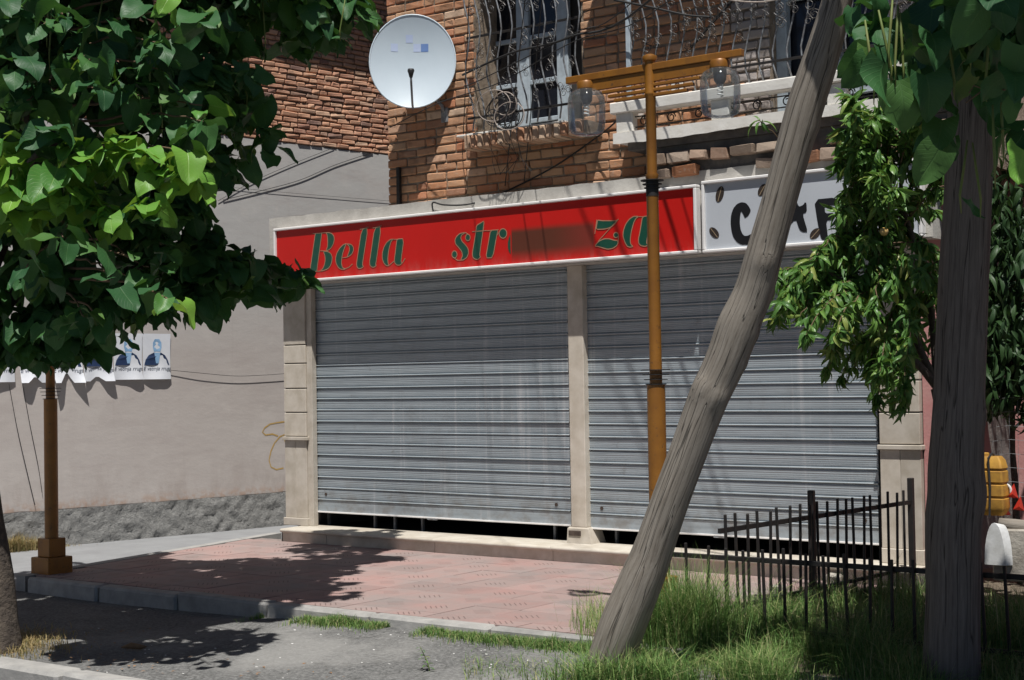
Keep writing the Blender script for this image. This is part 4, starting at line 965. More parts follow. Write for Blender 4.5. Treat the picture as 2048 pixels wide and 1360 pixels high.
# posters
def poster(lab, s1, wd, zb, torn, curl):
    """s1: right edge along the wall; the lower edge curls away from the wall"""
    p = thing('poster', lab, 'poster', wp(s1, zb, .01), 'election posters in a row on the plaster')
    ht = .52
    def sf(u, v, d=0.):
        k = max(0, (.42-v)/.42)
        o = .012 + curl*k*k*(.55+.45*math.cos(u*pi*1.6+s1*3)) + .006*math.sin(u*9+v*5)
        zz = zb+ht*v - .25*curl*k*k + (torn*max(0, .25-abs(u-.45))*k if torn else 0)
        return wp(s1-wd*(1-u), zz, o+d)
    MB().grid(10, 14, sf).build('sheet', MT['paper'], p, smooth=True)
    def flat(nm, pts, mt, d): MB().grid  # (kept simple below)
    def shape(nm, pts, mt, d):
        b = MB().poly([pts], lambda a, c: sf(a, c, d)); b2 = [f if (b.v[f[1]]-b.v[f[0]]).cross(b.v[f[2]]-b.v[f[0]]).dot(NRM) > 0 else f[::-1] for f in b.f]; b.f = b2; return b.build(nm, MT[mt], p)
    sub = []
    v0 = .30
    shape('suit', [(.04, v0), (.96, v0), (.90, .42), (.80, .52), (.64, .58), (.52, .50), (.40, .58), (.22, .52), (.10, .42)], 'suit', .0025)
    shape('shirt', [(.47, .34), (.56, .34), (.62, .575), (.41, .575)], 'poster_blue', .004)
    shape('face', [(.40, .60), (.62, .60), (.68, .70), (.68, .80), (.60, .88), (.43, .88), (.36, .80), (.36, .70)], 'poster_blue', .0025)
    # slogan
    cu = bpy.data.curves.new('slogan', 'FONT'); cu.body = 'E vetmja rruga'; cu.size = .062; cu.shear = .3; cu.align_x = 'CENTER'
    to = bpy.data.objects.new('slogan', cu); COL.objects.link(to); dg = bpy.context.evaluated_depsgraph_get(); me = bpy.data.meshes.new_from_object(to.evaluated_get(dg))
    bpy.data.objects.remove(to)
    b = MB(); b.v = [sf(.5+v.co.x/wd, .19+v.co.y/ht, .003) for v in me.vertices]; b.f = [tuple(q.vertices) for q in me.polygons]
    b.build('slogan', MT['ink'], p)
    return p
se = ws_(onwall(340, 740)); wdp = .365
poster('rightmost poster of the row, clear of the leaves', se, wdp, 1.685, 0, .032)
poster('second poster from the right, half behind a bright leaf', se-.372, wdp, 1.685, 0, .032)
poster('third poster from the right, mostly behind leaves', se-.744, wdp, 1.675, .25, .05)
poster('torn poster with its corner flapping, just right of the lamp post', se-1.12, wdp, 1.672, .5, .09)
poster('poster directly behind the shaded lamp post', se-1.50, wdp, 1.67, .3, .06)
poster('leftmost poster, left of the shaded lamp post', se-1.92, wdp, 1.675, 0, .032)
# wires on that wall
def cable(lab, pts, r=.006, mat='cable', name='cable', n=5):
    P = [V(q) for q in pts]; o = []
    for i in range(len(P)-1):
        a, b, c, d = P[max(0, i-1)], P[i], P[i+1], P[min(len(P)-1, i+2)]
        for k in range(6):
            u = k/6; o.append(.5*((2*b)+(-a+c)*u+(2*a-5*b+4*c-d)*u*u+(-a+3*b-3*c+d)*u**3))
    o.append(P[-1]); return tag(MB().tube(o, r, n).build(name, MT[mat], smooth=True, origin=P[0]), lab, 'cable')
ow = lambda x, y, o=.012: onwall(x, y, o)
cable('thin cable slanting steeply up the grey wall to the brickwork', [ow(436, 402), (ow(500, 366)), ow(580, 330), ow(668, 295)], .003)
cable('sagging cable with a clip ending near the brick corner', [ow(446, 400), ow(520, 382), ow(600, 360), ow(670, 330), ow(742, 306)], .004)
cable('nearly level thin wire crossing the grey wall above the sign', [ow(445, 373), ow(560, 384), ow(680, 394), ow(780, 402)], .002)
cable('drooping wire from the posters to the shop pilaster', [ow(338, 740, .02), ow(400, 746, .03), ow(470, 752, .03), ow(530, 750, .03), ow(585, 746, .03)], .003)
cable('leftmost dangling wire below the posters', [ow(18, 768, .02), ow(35, 860, .025), ow(58, 960, .025), ow(70, 1010, .02)], .0035)
cable('dangling wire just left of the shaded lamp post', [ow(45, 768, .02), ow(60, 850, .025), ow(76, 930, .025), ow(84, 985, .02)], .0035)

# ------------------------------------------------------------------ cables of the shop front
ay = lambda x, y, Y: aty(x, y, Y)
cable('black cable slanting from the balcony down across the bricks', [ay(1262, 205, .05), ay(1230, 245, .2), ay(1175, 288, YB-.03), ay(1100, 338, YB-.03), ay(1000, 388, YB-.04), ay(940, 408, .12), ay(890, 410, .12), ay(866, 405, .12), ay(866, 422, .13)], .008)
cable('bundle of old cables tied across the tall window', [ay(925, 150, .1), ay(1020, 107, -.06), ay(1090, 90, -.08), ay(1145, 72, -.1), ay(1300, 0, -.3), RP[-2][0]], .011)
cable('thin wire running above the window bundle to the pole', [ay(928, 172, .1), ay(960, 160, -.03), ay(1150, 66, -.1), ay(1270, 0, -.3), RP[-2][0]+V((0, 0, -.1))], .005)
cable('thin wire sagging below the window bundle', [ay(780, 255, YB-.04), ay(880, 205, .1), ay(1000, 165, .0), ay(1145, 84, -.1), ay(1340, 0, -.3), RP[-2][0]+V((0, 0, -.2))], .005)
cable('service wire from the upper wall to the pole top', [V((2.2, YB, 6.1)), V((4.5, -1.0, 6.2)), RP[-1][0]], .008)
cable('heavier service wire beside it to the pole top', [V((3.0, YB, 6.0)), V((5.0, -1.1, 6.1)), RP[-1][0]+V((0, 0, -.15))], .012)
for lab_, A_, S_ in (('thin service wire rising from the wall beside the dish', (925, 310), (985, 960)), ('thin service wire rising from the wall below the window', (1010, 372), (1104, 960)), ('second thin service wire rising from below the window', (1048, 366), (1130, 960))):
    B_ = aty(S_[0], S_[1], YSH)+SUNDIR*6.0; A2 = aty(A_[0], A_[1], YB); cable(lab_, [A2, A2.lerp(B_, .5)+V((0, 0, -.02)), B_, B_+(B_-A2)*.8], .0045)
cable('thick black cable across the balcony grille', [ay(1228, 0, .0), ay(1300, 14, .0), ay(1372, 30, .02), ay(1420, 34, .05)], .010)
cable('slanting rod behind the balcony grille', [ay(1382, 95, .2), ay(1430, 40, .2), ay(1475, -10, .2)], .012)
cable('white loop of cable on top of the balcony grille', [ay(1442, -4, .0), ay(1475, 2, .0), ay(1520, 4, .0), ay(1560, -2, .0)], .006, 'cable_w')
tag(MB().cbox(aty(802, 380, YB).x-.02, aty(802, 380, YB).x+.02, YB-.05, YB-.01, aty(803, 420, YB).z, aty(803, 335, YB).z, .004).build('iron_stub', MT['iron'], origin=aty(803, 380, YB)), 'short black iron stub standing against the brick corner', 'bar')
cc = aty(1005, 222, -.04)
coil = thing('cable_coil', 'tangled coil of old cable hung on the window grille', 'cable', cc)
for i in range(11):
    R_ = random.uniform(.07, .17); c = cc+V((random.uniform(-.10, .12), random.uniform(-.05, .03), random.uniform(-.09, .07))); tl = random.uniform(-.6, .6); t2 = random.uniform(-.5, .5)
    MB().tube([c+V((R_*math.cos(a), R_*math.cos(a)*tl*.4+R_*math.sin(a)*t2*.4, R_*.85*math.sin(a))) for a in (2*pi*q/22 for q in range(22))], .0045, 5, closed=True).build('loop', MT['cable_w' if i in (0, 1, 5) else 'cable'], coil, smooth=True)
for i in range(7):
    x = cc.x+random.uniform(-.18, .18); MB().tube([(x, cc.y+.02, cc.z-.05), (x+random.uniform(-.05, .05), cc.y-.02, cc.z-.25), (x+random.uniform(-.1, .1), .08, cc.z-.42), (x+random.uniform(-.12, .12), .10, cc.z-.55)], .003, 4).build('loose_end', MT['cable'], coil)

# ------------------------------------------------------------------ right-hand yard
nh = thing('pink_house', 'pink painted house behind the garden on the far right', 'building', (8, 1.2, 0))
MB().box(XQ1+.01, XQ1+.24, YP+.05, YP+.5, -.1, 3.1).build('pier', MT['pink'], nh)
MB().box(XQ1+.0, 14, 2.4, 2.6, -.1, 4.2).build('wall', MT['pink'], nh)
tag(MB().add([aty(x, y, Y) for x, y, Y in ((1968, 800, .7), (1984, 912, .7), (1966, 912, .7), (1960, 800, .7), (1968, 800, .75), (1984, 912, .75), (1966, 912, .75), (1960, 800, .75))], [(0, 1, 2, 3), (7, 6, 5, 4), (0, 4, 5, 1), (2, 6, 7, 3), (1, 5, 6, 2), (0, 3, 7, 4)]).build('pink_board', MT['pink'], origin=aty(1968, 912, .7)), 'narrow pink board leaning behind the yellow canister', 'board')
wm = thing('wire_mesh', 'sagging wire mesh panel behind the yellow canister', 'wire mesh', aty(2010, 1050, .35))
for px in range(1984, 2090, 17): MB().tube([aty(px, 782+random.uniform(-8, 25), .35), aty(px+3, 1010, .35)], .0014, 4).build('wire', MT['grille'], wm)
for py in range(795, 1010, 28): MB().tube([aty(1980, py+4, .35), aty(2020, py, .34), aty(2090, py+6, .35)], .0014, 4).build('wire', MT['grille'], wm)
jp = aty(1987, 1030, .1); jc = thing('canister', 'faded yellow ribbed plastic canister hanging on the wire mesh', 'canister', jp)
W_, H_ = .105, .43
b = MB(); lev = [0, .03, .06, .12, .125, .14, .145, .22, .225, .24, .245, .32, .325, .34, .345, .40, .43]
for z in lev:
    ins = .03 if z in (0, .43) else .010 if z in (.03, .40) else .008 if z in (.125, .14, .225, .24, .325, .34) else 0
    sh_ = .035*z
    b.v += [jp+V((sx_*(W_-ins)-sh_, sy_*(.075-ins)+0, z)) for sx_, sy_ in ((-1, -.82), (-.88, -1), (.88, -1), (1, -.82), (1, .82), (.88, 1), (-.88, 1), (-1, .82))]
for i in range(len(lev)-1):
    for q in range(8): b.f.append((i*8+q, i*8+(q+1) % 8, (i+1)*8+(q+1) % 8, (i+1)*8+q))
b.f.append(tuple(range(8))[::-1]); b.f.append(tuple(range(len(b.v)-8, len(b.v)))); b.build('body', MT['yellow'], jc, autosm=28)
MB().tube([jp+V((.0, -.085, -.01)), jp+V((.01, -.084, .2)), jp+V((.0, -.082, .42)), jp+V((0, 0, .45)), jp+V((0, .08, .42))], .008, 5).build('strap', MT['plastic_d'], jc)
MB().lathe(jp+V((-.05, 0, .42)), [(.03, 0), (.03, .03), (.02, .035)], 12).build('cap', MT['yellow'], jc)
p = aty(2035, 1010, .2); rc = thing('red_bunting', 'crumpled red plastic scraps and a white hoop caught in the wire mesh', 'scrap', p)
for x, y, w_, h_ in ((2005, 1022, 34, 22), (2022, 985, 30, 30), (2036, 1010, 26, 30)):
    MB().add([aty(x-w_*.4, y+h_*.3, .2), aty(x+w_*.5, y+h_*.4, .23), aty(x+w_*.2, y-h_*.6, .17), aty(x+w_*.1, y+h_*.1, .10)], [(0, 1, 3), (1, 2, 3), (2, 0, 3), (0, 2, 1)]).build('scrap', MT['red'], rc)
MB().tube([aty(1996+26*(.5+.5*math.cos(a)), 982-14*math.sin(a), .15) for a in (pi*1.15-pi*1.3*i/12 for i in range(13))], .010, 7).build('hoop', MT['white_stone'], rc, smooth=True)
# fluted stone, white plate, log
p = aty(2030, 1135, -.1)
tag(MB().cbox(p.x-.16, p.x+.36, p.y, p.y+.25, p.z-.1, p.z+.275, .012, .006).build('stone_block', MT['stone'], origin=p), 'pale stone block lying in the garden behind the fence', 'stone')
pw = aty(1990, 1130, -.16); b = MB()
prof = [(math.cos(a)*.075, math.sin(a)*.30) for a in (pi*i/14 for i in range(15))]
b.v = [pw+V((x, 0, z)) for x, z in prof]+[pw+V((x*.8+.05, .05, z*.95)) for x, z in prof]; k = len(prof)
b.f = [(i, i+1, k+i+1, k+i) for i in range(k-1)]+[tuple(range(k))[::-1], tuple(range(k, 2*k))]
tag(b.build('white_plate', MT['white_stone'], origin=pw), 'white enamel plate standing on edge against the pale stone', 'plate')
pg = aty(1998, 1048, -.05); tag(MB().tube([aty(1998, 1048, -.05), aty(2030, 1052, -.03), aty(2090, 1058, .0)], [.045, .05, .047], 12, pc=True).build('log', MT['wood'], origin=pg, smooth=True), 'short weathered log lying on the pale stone block', 'log')
for i, (px, py, s_) in enumerate(((1560, 1172, .05), (1668, 1152, .06), (1740, 1150, .08), (1800, 1145, .06), (1850, 1150, .07))):
    p = atz(px, py, .05); tag(MB().cbox(p.x-s_, p.x+s_, p.y-s_*.7, p.y+s_*.7, -.02, .03+s_*.6, s_*.3, s_*.15).build('rubble_stone', MT['stone'], origin=p), ['smallest rubble stone at the left end behind the fence', 'rubble stone second from the left behind the fence', 'largest rubble stone in the middle behind the fence', 'rubble stone beside the foot of the right pilaster', 'rubble stone next to the upright pole behind the fence'][i], 'stone', 'rubble stones behind the fence')

# ------------------------------------------------------------------ vegetation
def proj(p):
    d = p-CAM; z = d.dot(F3); return (1024+FPX*d.dot(R3)/z, 680-FPX*d.dot(U3)/z, z)
def heart_leaf(Lf=.2, Wd=.19, fold=.22, droop=.35, nr=7):
    b = MB(); b.att['lc'] = []; b.att['rnd'] = []
    ph = random.uniform(0, 6)
    us = (-1, -.5, 0, .5, 1)
    for i in range(nr+1):
        v = i/nr; w_ = Wd*.5*max(.0, ((1-v)**.72)*((v+.13)**.33)*1.72)
        for u in us:
            y = v*Lf - .16*Lf*u*u*(1-v)**3
            z = fold*abs(u)*w_ - droop*Lf*v*v + .085*Lf*math.sin(v*8+ph+u*2.5)*abs(u) + .05*Lf*math.sin(v*5+ph)
            b.v.append(V((u*w_, y, z))); b.att['lc'].append((u, v, 0)); b.att['rnd'].append(0.)
    for i in range(nr):
        for k in range(4): a = i*5+k; b.f.append((a, a+1, a+6, a+5))
    return b
def lance_leaf(Lf=.12, Wd=.030, fold=.5, droop=.5, nr=6):
    b = MB(); b.att['lc'] = []; b.att['rnd'] = []; tw = random.uniform(-.7, .7)
    for i in range(nr+1):
        v = i/nr; w_ = Wd*.5*(math.sin(pi*min(1, v*.93+.05))**.8) if i < nr else .0006
        for u in (-1, 0, 1):
            a = tw*v; x = u*w_; z0 = fold*abs(u)*w_
            b.v.append(V((x*math.cos(a)-z0*math.sin(a), Lf*math.sin(v*1.1)/1.1*1.05, z0*math.cos(a)+x*math.sin(a)-droop*Lf*v*v))); b.att['lc'].append((u, v, 0)); b.att['rnd'].append(0.)
    for i in range(nr):
        for k in range(2): a = i*3+k; b.f.append((a, a+1, a+4, a+3))
    return b
def frame_m(p, tip, up, s_):
    y = tip.normalized(); x = y.cross(up); x = x.normalized() if x.length > 1e-4 else V((1, 0, 0)); z = x.cross(y)
    m_ = Matrix((x*s_, y*s_, z*s_)).transposed().to_4x4(); m_.translation = p; return m_
def plant_leaves(parent, variants, mats, leaves, nmax=300, stuffname='foliage'):
    """leaves: (matrix, material key). The ones that show largest become parts, the rest one piece of stuff per material"""
    def key(l):
        x, y, z = proj(l[0].translation)
        if z < .5: return 99
        out = max(0, -x-30, x-2078, -y-30, y-1390); return z + (50 if out > 0 else 0)
    leaves = sorted(leaves, key=key)
    mesh = {}
    for k in mats:
        for i, b in enumerate(variants):
            me = b.mesh('leaf', smooth=True); me.materials.append(MT[k]); mesh[(k, i)] = me
    off = wpos(parent)
    for M_, k in leaves[:nmax]:
        o = bpy.data.objects.new('leaf', mesh[(k, random.randrange(len(variants)))]); COL.objects.link(o); o.parent = parent
        M2 = M_.copy(); M2.translation = M_.translation-off; o.matrix_local = M2
    for k in mats:
        b = MB(); b.att['lc'] = []; b.att['rnd'] = []
        for M_, kk in leaves[nmax:]:
            if kk != k: continue
            s_ = random.choice(variants); n0 = len(b.v); b.v += [M_ @ v for v in s_.v]; b.f += [tuple(i+n0 for i in f) for f in s_.f]
            b.att['lc'] += s_.att['lc']; b.att['rnd'] += [random.random()]*len(s_.v)
        if b.v: tag(b.build(stuffname, MT[k], parent, smooth=True), kind='stuff')
def rv(): return V((random.gauss(0, 1), random.gauss(0, 1), random.gauss(0, 1)))
def spray_leaves(c, n, out, key, sz, spread=.10, dn=.75):
    """a whorl of leaves round a shoot tip"""
    L = []; a0 = random.uniform(0, 6.3)
    for i in range(n):
        a = a0+2*pi*i/n+random.uniform(-.4, .4); h = V((math.cos(a), math.sin(a), 0)); t = (h*.8+out*.55+V((0, 0, -dn*random.uniform(-.1, 1.5)))+rv()*.18).normalized()
        up = (V((0, 0, 1))+out*.35+h*.45+rv()*.42).normalized()
        L.append((frame_m(c+h*spread*random.uniform(.3, 1.)+V((0, 0, random.uniform(-.06, .06))), t, up, sz*random.uniform(.55, 1.2)), key))
    return L
def ellipsoid_sprays(ells, key, sz, nl=(5, 8), shell=.55):
    L = []; tips = []
    for (x, D, z, rx, rD, rz, n) in ells:
        c = cg(x, D, z)
        for _ in range(n):
            d = rv().normalized(); r = random.uniform(shell, 1.)
            o = RGT*d.x*rx*r + FWD*d.y*rD*r + V((0, 0, d.z*rz*r)); out = V((o.x, o.y, 0)); out = out.normalized()*min(1, out.length/.6) if out.length > .01 else V((0, 0, 0))
            L += spray_leaves(c+o, random.randint(*nl), out, key, sz); tips.append(c+o)
    return L, tips
def limb(b, pts, r0, r1, n=8):
    P = [V(p) for p in pts]; o = []
    for i in range(len(P)-1):
        a, bb, c, d = P[max(0, i-1)], P[i], P[i+1], P[min(len(P)-1, i+2)]
        for k in range(5):
            u = k/5; o.append(.5*((2*bb)+(-a+c)*u+(2*a-5*bb+4*c-d)*u*u+(-a+3*bb-3*c+d)*u**3) + rv()*.006)
    o.append(P[-1]); k = len(o)
    b.tube(o, [r0+(r1-r0)*i/(k-1) for i in range(k)], n); return o
def pods(parent, pts, Lr=(.22, .36)):
    for p in pts:
        L = random.uniform(*Lr); dx, dy = random.uniform(-.05, .05), random.uniform(-.05, .05)
        MB().tube([p, p+V((dx*.4, dy*.4, -L*.35)), p+V((dx*.9, dy*.9, -L*.75)), p+V((dx*.8, dy*.8, -L))], [.004, .006, .0055, .002], 6).build('seed_pod', MT['pod'], parent, smooth=True)
HL = [heart_leaf(.172, .162*random.uniform(.85, 1.1), random.uniform(-.15, .5), random.uniform(.1, .85)) for _ in range(9)]

# left catalpa ---------------------------------------------------------
tb = atz(-8, 1300, -.13)
cat = thing('catalpa_tree', 'leafy catalpa tree with big heart-shaped leaves on the left', 'tree', tb)
tk = MB(); forkp = cg(-3.75, 10.0, 1.75)
o = limb(tk, [tb+V((0, 0, -.15)), tb+V((0, 0, .05)), cg(-3.55, 10.05, .7), forkp], .185, .115, 14); tk.build('trunk', MT['bark'], cat, smooth=True)
for q in ([cg(-3.4, 9.9, 2.6), cg(-3.1, 9.7, 3.6), cg(-2.9, 9.6, 4.8)], [cg(-3.2, 10.3, 2.5), cg(-2.6, 10.7, 3.0), cg(-2.1, 11.0, 3.3)], [cg(-3.1, 10.2, 2.2), cg(-2.5, 10.8, 2.5), cg(-1.8, 11.5, 2.45)], [cg(-3.5, 9.6, 2.4), cg(-3.1, 9.2, 2.8), cg(-2.8, 8.9, 3.0)], [cg(-3.2, 10.4, 3.3), cg(-2.4, 11.2, 4.2), cg(-1.6, 11.7, 4.5)], [cg(-4.2, 10.0, 2.8), cg(-4.6, 10.0, 3.6)]):
    b = MB(); limb(b, [forkp-V((0, 0, .06))]+q, .065, .016, 8); b.build('limb', MT['bark'], cat, smooth=True)
E1 = [(-3.0, 10.1, 3.55, 1.25, 1.0, 1.1, 120), (-3.35, 10.0, 2.38, .85, .8, .55, 70), (-2.45, 10.6, 2.75, .42, .6, .5, 40), (-2.10, 10.95, 2.34, .32, .5, .24, 26), (-2.16, 10.6, 3.5, .34, .6, .5, 38), (-3.15, 9.9, 2.0, .5, .5, .2, 24), (-3.85, 8.8, 4.4, .55, .6, .5, 45), (-2.5, 10.2, 2.17, .3, .3, .10, 12), (-4.0, 11.4, 4.3, .6, .75, .45, 70),
      (-2.7, 9.4, 4.85, 1.45, 1.05, .65, 175), (-2.6, 10.6, 4.9, 1.2, 1.0, .6, 100), (-1.95, 10.9, 4.5, .6, .7, .5, 36), (-1.62, 11.6, 4.55, .45, .5, .32, 34), (-4.2, 9.8, 3.5, .7, .9, 1.1, 44), (-3.95, 11.4, 4.5, 1.0, 1.1, .7, 105), (-1.68, 12.35, 4.95, .5, .5, .3, 30), (-3.2, 11.3, 3.6, .8, .6, .7, 40), (-1.72, 11.5, 2.42, .14, .2, .06, 3)]
LV, tips = ellipsoid_sprays(E1, 'leaf', 1.0, (6, 9))
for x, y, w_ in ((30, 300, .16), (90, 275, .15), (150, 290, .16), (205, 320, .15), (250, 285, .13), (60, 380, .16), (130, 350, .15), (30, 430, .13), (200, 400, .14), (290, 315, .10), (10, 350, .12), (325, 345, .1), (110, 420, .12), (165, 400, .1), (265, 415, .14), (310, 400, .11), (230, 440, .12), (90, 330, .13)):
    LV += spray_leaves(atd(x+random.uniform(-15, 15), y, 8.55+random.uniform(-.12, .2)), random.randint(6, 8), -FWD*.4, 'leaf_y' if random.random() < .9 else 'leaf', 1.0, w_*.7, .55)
for x, y in ((60, 190), (120, 200), (230, 170), (270, 150), (470, 130), (500, 150), (515, 215), (535, 260), (210, 40), (300, 20), (440, 15), (660, 5), (690, 18), (100, 655), (595, 545), (40, 60), (150, 120), (330, 90), (400, 170), (360, 210), (430, 250), (20, 250), (330, 520), (200, 500), (60, 520), (380, 30), (540, 300), (90, 560), (300, 240), (470, 60)):
    LV += spray_leaves(atd(x, y, 8.75 if x < 400 else 10.1 if x < 550 else 11.5), random.randint(3, 5), -FWD*.6, 'leaf', .95, .07, .7)
random.seed(5)
for _ in range(46):
    x, y = random.uniform(-10, 430), random.uniform(-10, 700)
    if 230 < y < 460 and x < 350: continue
    c = atd(x, y, random.uniform(8.3, 8.75)); a = cg(-2.95, 9.8, c.z+.25)
    b = MB(); limb(b, [c, c.lerp(a, .35)+V((0, 0, .05)), c.lerp(a, .9)], .004, .010, 5); b.build('twig', MT['twig'], cat, smooth=True)
    LV += spray_leaves(c, random.randint(3, 6), -FWD*.4, 'leaf' if random.random() < .85 else 'leaf_y', .95, .07, .6)
plant_leaves(cat, HL, ('leaf', 'leaf_y'), LV)
pods(cat, [atd(x, y, D) for x, y, D in ((97, 0, 9.0), (103, 20, 9.0), (205, 0, 9.2), (317, 160, 9.4), (480, 118, 10.2), (483, 135, 10.2), (525, 5, 10.5), (690, 0, 11.2), (300, 120, 9.3), (40, 150, 9.0))])

# right catalpa --------------------------------------------------------
tb = cg(4.4, 7.6, -.13)
ca2 = thing('catalpa_tree', 'near catalpa hanging dark leaves and green pods at the top right', 'tree', tb)
tk = MB(); f2 = cg(4.3, 7.5, 3.0); limb(tk, [tb, cg(4.4, 7.6, 1.4), f2], .16, .1, 12); tk.build('trunk', MT['bark'], ca2, smooth=True)
for q in ([cg(3.6, 7.3, 3.9), cg(2.6, 7.0, 4.3), cg(1.9, 6.9, 4.2)], [cg(3.7, 7.2, 3.6), cg(2.9, 6.7, 3.7), cg(2.3, 6.5, 3.55)], [cg(3.8, 7.6, 4.4), cg(3.0, 7.9, 5.0)]):
    b = MB(); limb(b, [f2-V((0, 0, .05))]+q, .06, .012, 8); b.build('limb', MT['bark'], ca2, smooth=True)
E2 = [(2.75, 6.7, 4.5, 1.1, 1.5, .6, 210), (2.6, 5.7, 4.35, .9, .7, .5, 110), (3.6, 7.2, 4.3, .9, 1.3, .8, 70), (2.45, 6.6, 3.60, .5, .5, .25, 30), (2.65, 7.5, 4.0, .75, .7, .45, 55), (4.0, 8.2, 4.6, .9, .8, .6, 50), (2.6, 5.0, 4.2, .7, .5, .4, 50), (2.2, 6.9, 3.2, .35, .3, .28, 24), (2.45, 6.3, 3.15, .2, .3, .25, 12)]
LV, _ = ellipsoid_sprays(E2, 'leaf', 1.1)
for x, y, D in ((1745, 120, 6.3), (1790, 130, 6.4), (1850, 90, 6.2), (1780, 60, 6.5), (1830, 150, 6.5), (1900, 60, 6.3), (1960, 130, 6.6), (2010, 60, 6.2), (1860, 180, 6.7), (1985, 200, 6.5), (2030, 150, 6.0), (1720, 20, 6.6), (1930, 20, 6.1), (2040, 260, 6.2), (1890, 250, 6.9), (1990, 10, 5.8)):
    LV += spray_leaves(atd(x, y, D), random.randint(3, 5), -FWD*.1, 'leaf', .95, .07, 1.3)
for x, y, D, tx, ty, s_ in ((2046, 300, 5.6, -.35, -.9, 1.0), (2000, 100, 6.0, .2, -1, 1.0), (1965, 60, 6.1, -.2, -1, 1.0), (2040, 90, 5.9, -.1, -1, 1.0), (2050, 262, 6.2, -.2, -1, .8), (2030, 205, 6.0, -.5, -.8, .6), (1878, 300, 6.0, -.6, -.8, 1.15), (1770, 125, 6.1, -.25, -1, 1.3), (1800, 160, 6.2, -.1, -1, 1.5), (1850, 150, 6.2, .3, -1, 1.3), (1750, 0, 6.4, -.1, -1, 1.2), (1935, 400, 6.5, .0, -1, .7), (2000, -30, 5.8, -.05, -.8, 1.3)):
    LV.append((frame_m(atd(x, y, D), RGT*tx+V((0, 0, ty))+FWD*.15+rv()*.15, -FWD*random.choice((-.6, .5, 1))+RGT*random.uniform(-1.2, 1.2)+V((0, 0, .5)), s_*.85), 'leaf_y' if (x, y) == (2046, 300) else 'leaf'))
plant_leaves(ca2, HL, ('leaf', 'leaf_y'), LV)
pods(ca2, [atd(x, y, D) for x, y, D in ((1785, 0, 6.2), (1796, 10, 6.2), (1800, 25, 6.2), (1893, 45, 6.2), (1925, 20, 6.2), (1980, 40, 6.2), (1985, 210, 6.1), (2002, 205, 6.1), (1935, 280, 6.4), (1945, 285, 6.4), (1730, 40, 6.2), (1757, 20, 6.2))])
st_ = MB().tube([atd(2010, 180, 6.05), atd(1985, 175, 6.1), atd(1968, 178, 6.1), atd(1950, 192, 6.1), atd(1932, 205, 6.1)], .0035, 5); st_.tube([atd(1968, 178, 6.1), atd(1948, 171, 6.1), atd(1938, 186, 6.1)], .003, 5); st_.build('bare_stalk', MT['twig'], ca2)

# peach tree -----------------------------------------------------------
LL = [lance_leaf(.125*random.uniform(.85, 1.1), .031*random.uniform(.85, 1.15), random.uniform(.2, .8), random.uniform(.3, .9)) for _ in range(8)]
tb = cg(2.88, 9.9, -.05)
pt = thing('peach_tree', 'peach tree with narrow drooping leaves in front of the café sign', 'tree', tb)
tk = MB(); pf = cg(2.82, 9.95, 1.5); limb(tk, [tb-V((0, 0, .1)), cg(2.86, 9.9, .8), pf], .07, .05, 10); tk.build('trunk', MT['bark'], pt, smooth=True)
LV = []
def shoot(pts, r=.008, dens=26, sz=1., key='peach'):
    b = MB(); o = limb(b, pts, r, .0025, 5); b.build('twig', MT['twig'], pt, smooth=True)
    tot = sum((b_-a).length for a, b_ in zip(o[:-1], o[1:])); n = int(tot*dens*2.1)
    for _ in range(n):
        f = random.uniform(.12, 1)*(len(o)-1.001); i = int(f); p = o[i].lerp(o[i+1], f-i); ax_ = (o[i+1]-o[i]).normalized()
        side_ = (rv()-ax_*0).normalized(); t = (side_*.85+ax_*.4+V((0, 0, -.55))+rv()*.25).normalized(); up = (V((0, 0, 1))*.8+side_*.3-FWD*.35+rv()*.6).normalized()
        LV.append((frame_m(p, t, up, sz*random.uniform(.65, 1.15)), key))
        for k in range(random.choice((0, 1, 2))):
            t2 = (side_*.5+rv()*.4+V((0, 0, -.9))).normalized(); LV.append((frame_m(p+rv()*.012, t2, up, sz*random.uniform(.5, .95)), key))
mainl = [([pf, cg(2.6, 9.9, 2.0), atd(1730, 420, 9.85), atd(1705, 200, 9.8)]), ([pf, cg(2.75, 9.9, 2.2), atd(1800, 380, 9.9), atd(1835, 190, 9.9)]), ([pf, cg(2.5, 9.8, 1.85), atd(1680, 560, 9.7), atd(1600, 520, 9.6)])]
for q in mainl: b = MB(); limb(b, q, .03, .006, 7); b.build('limb', MT['bark'], pt, smooth=True)
random.seed(21)
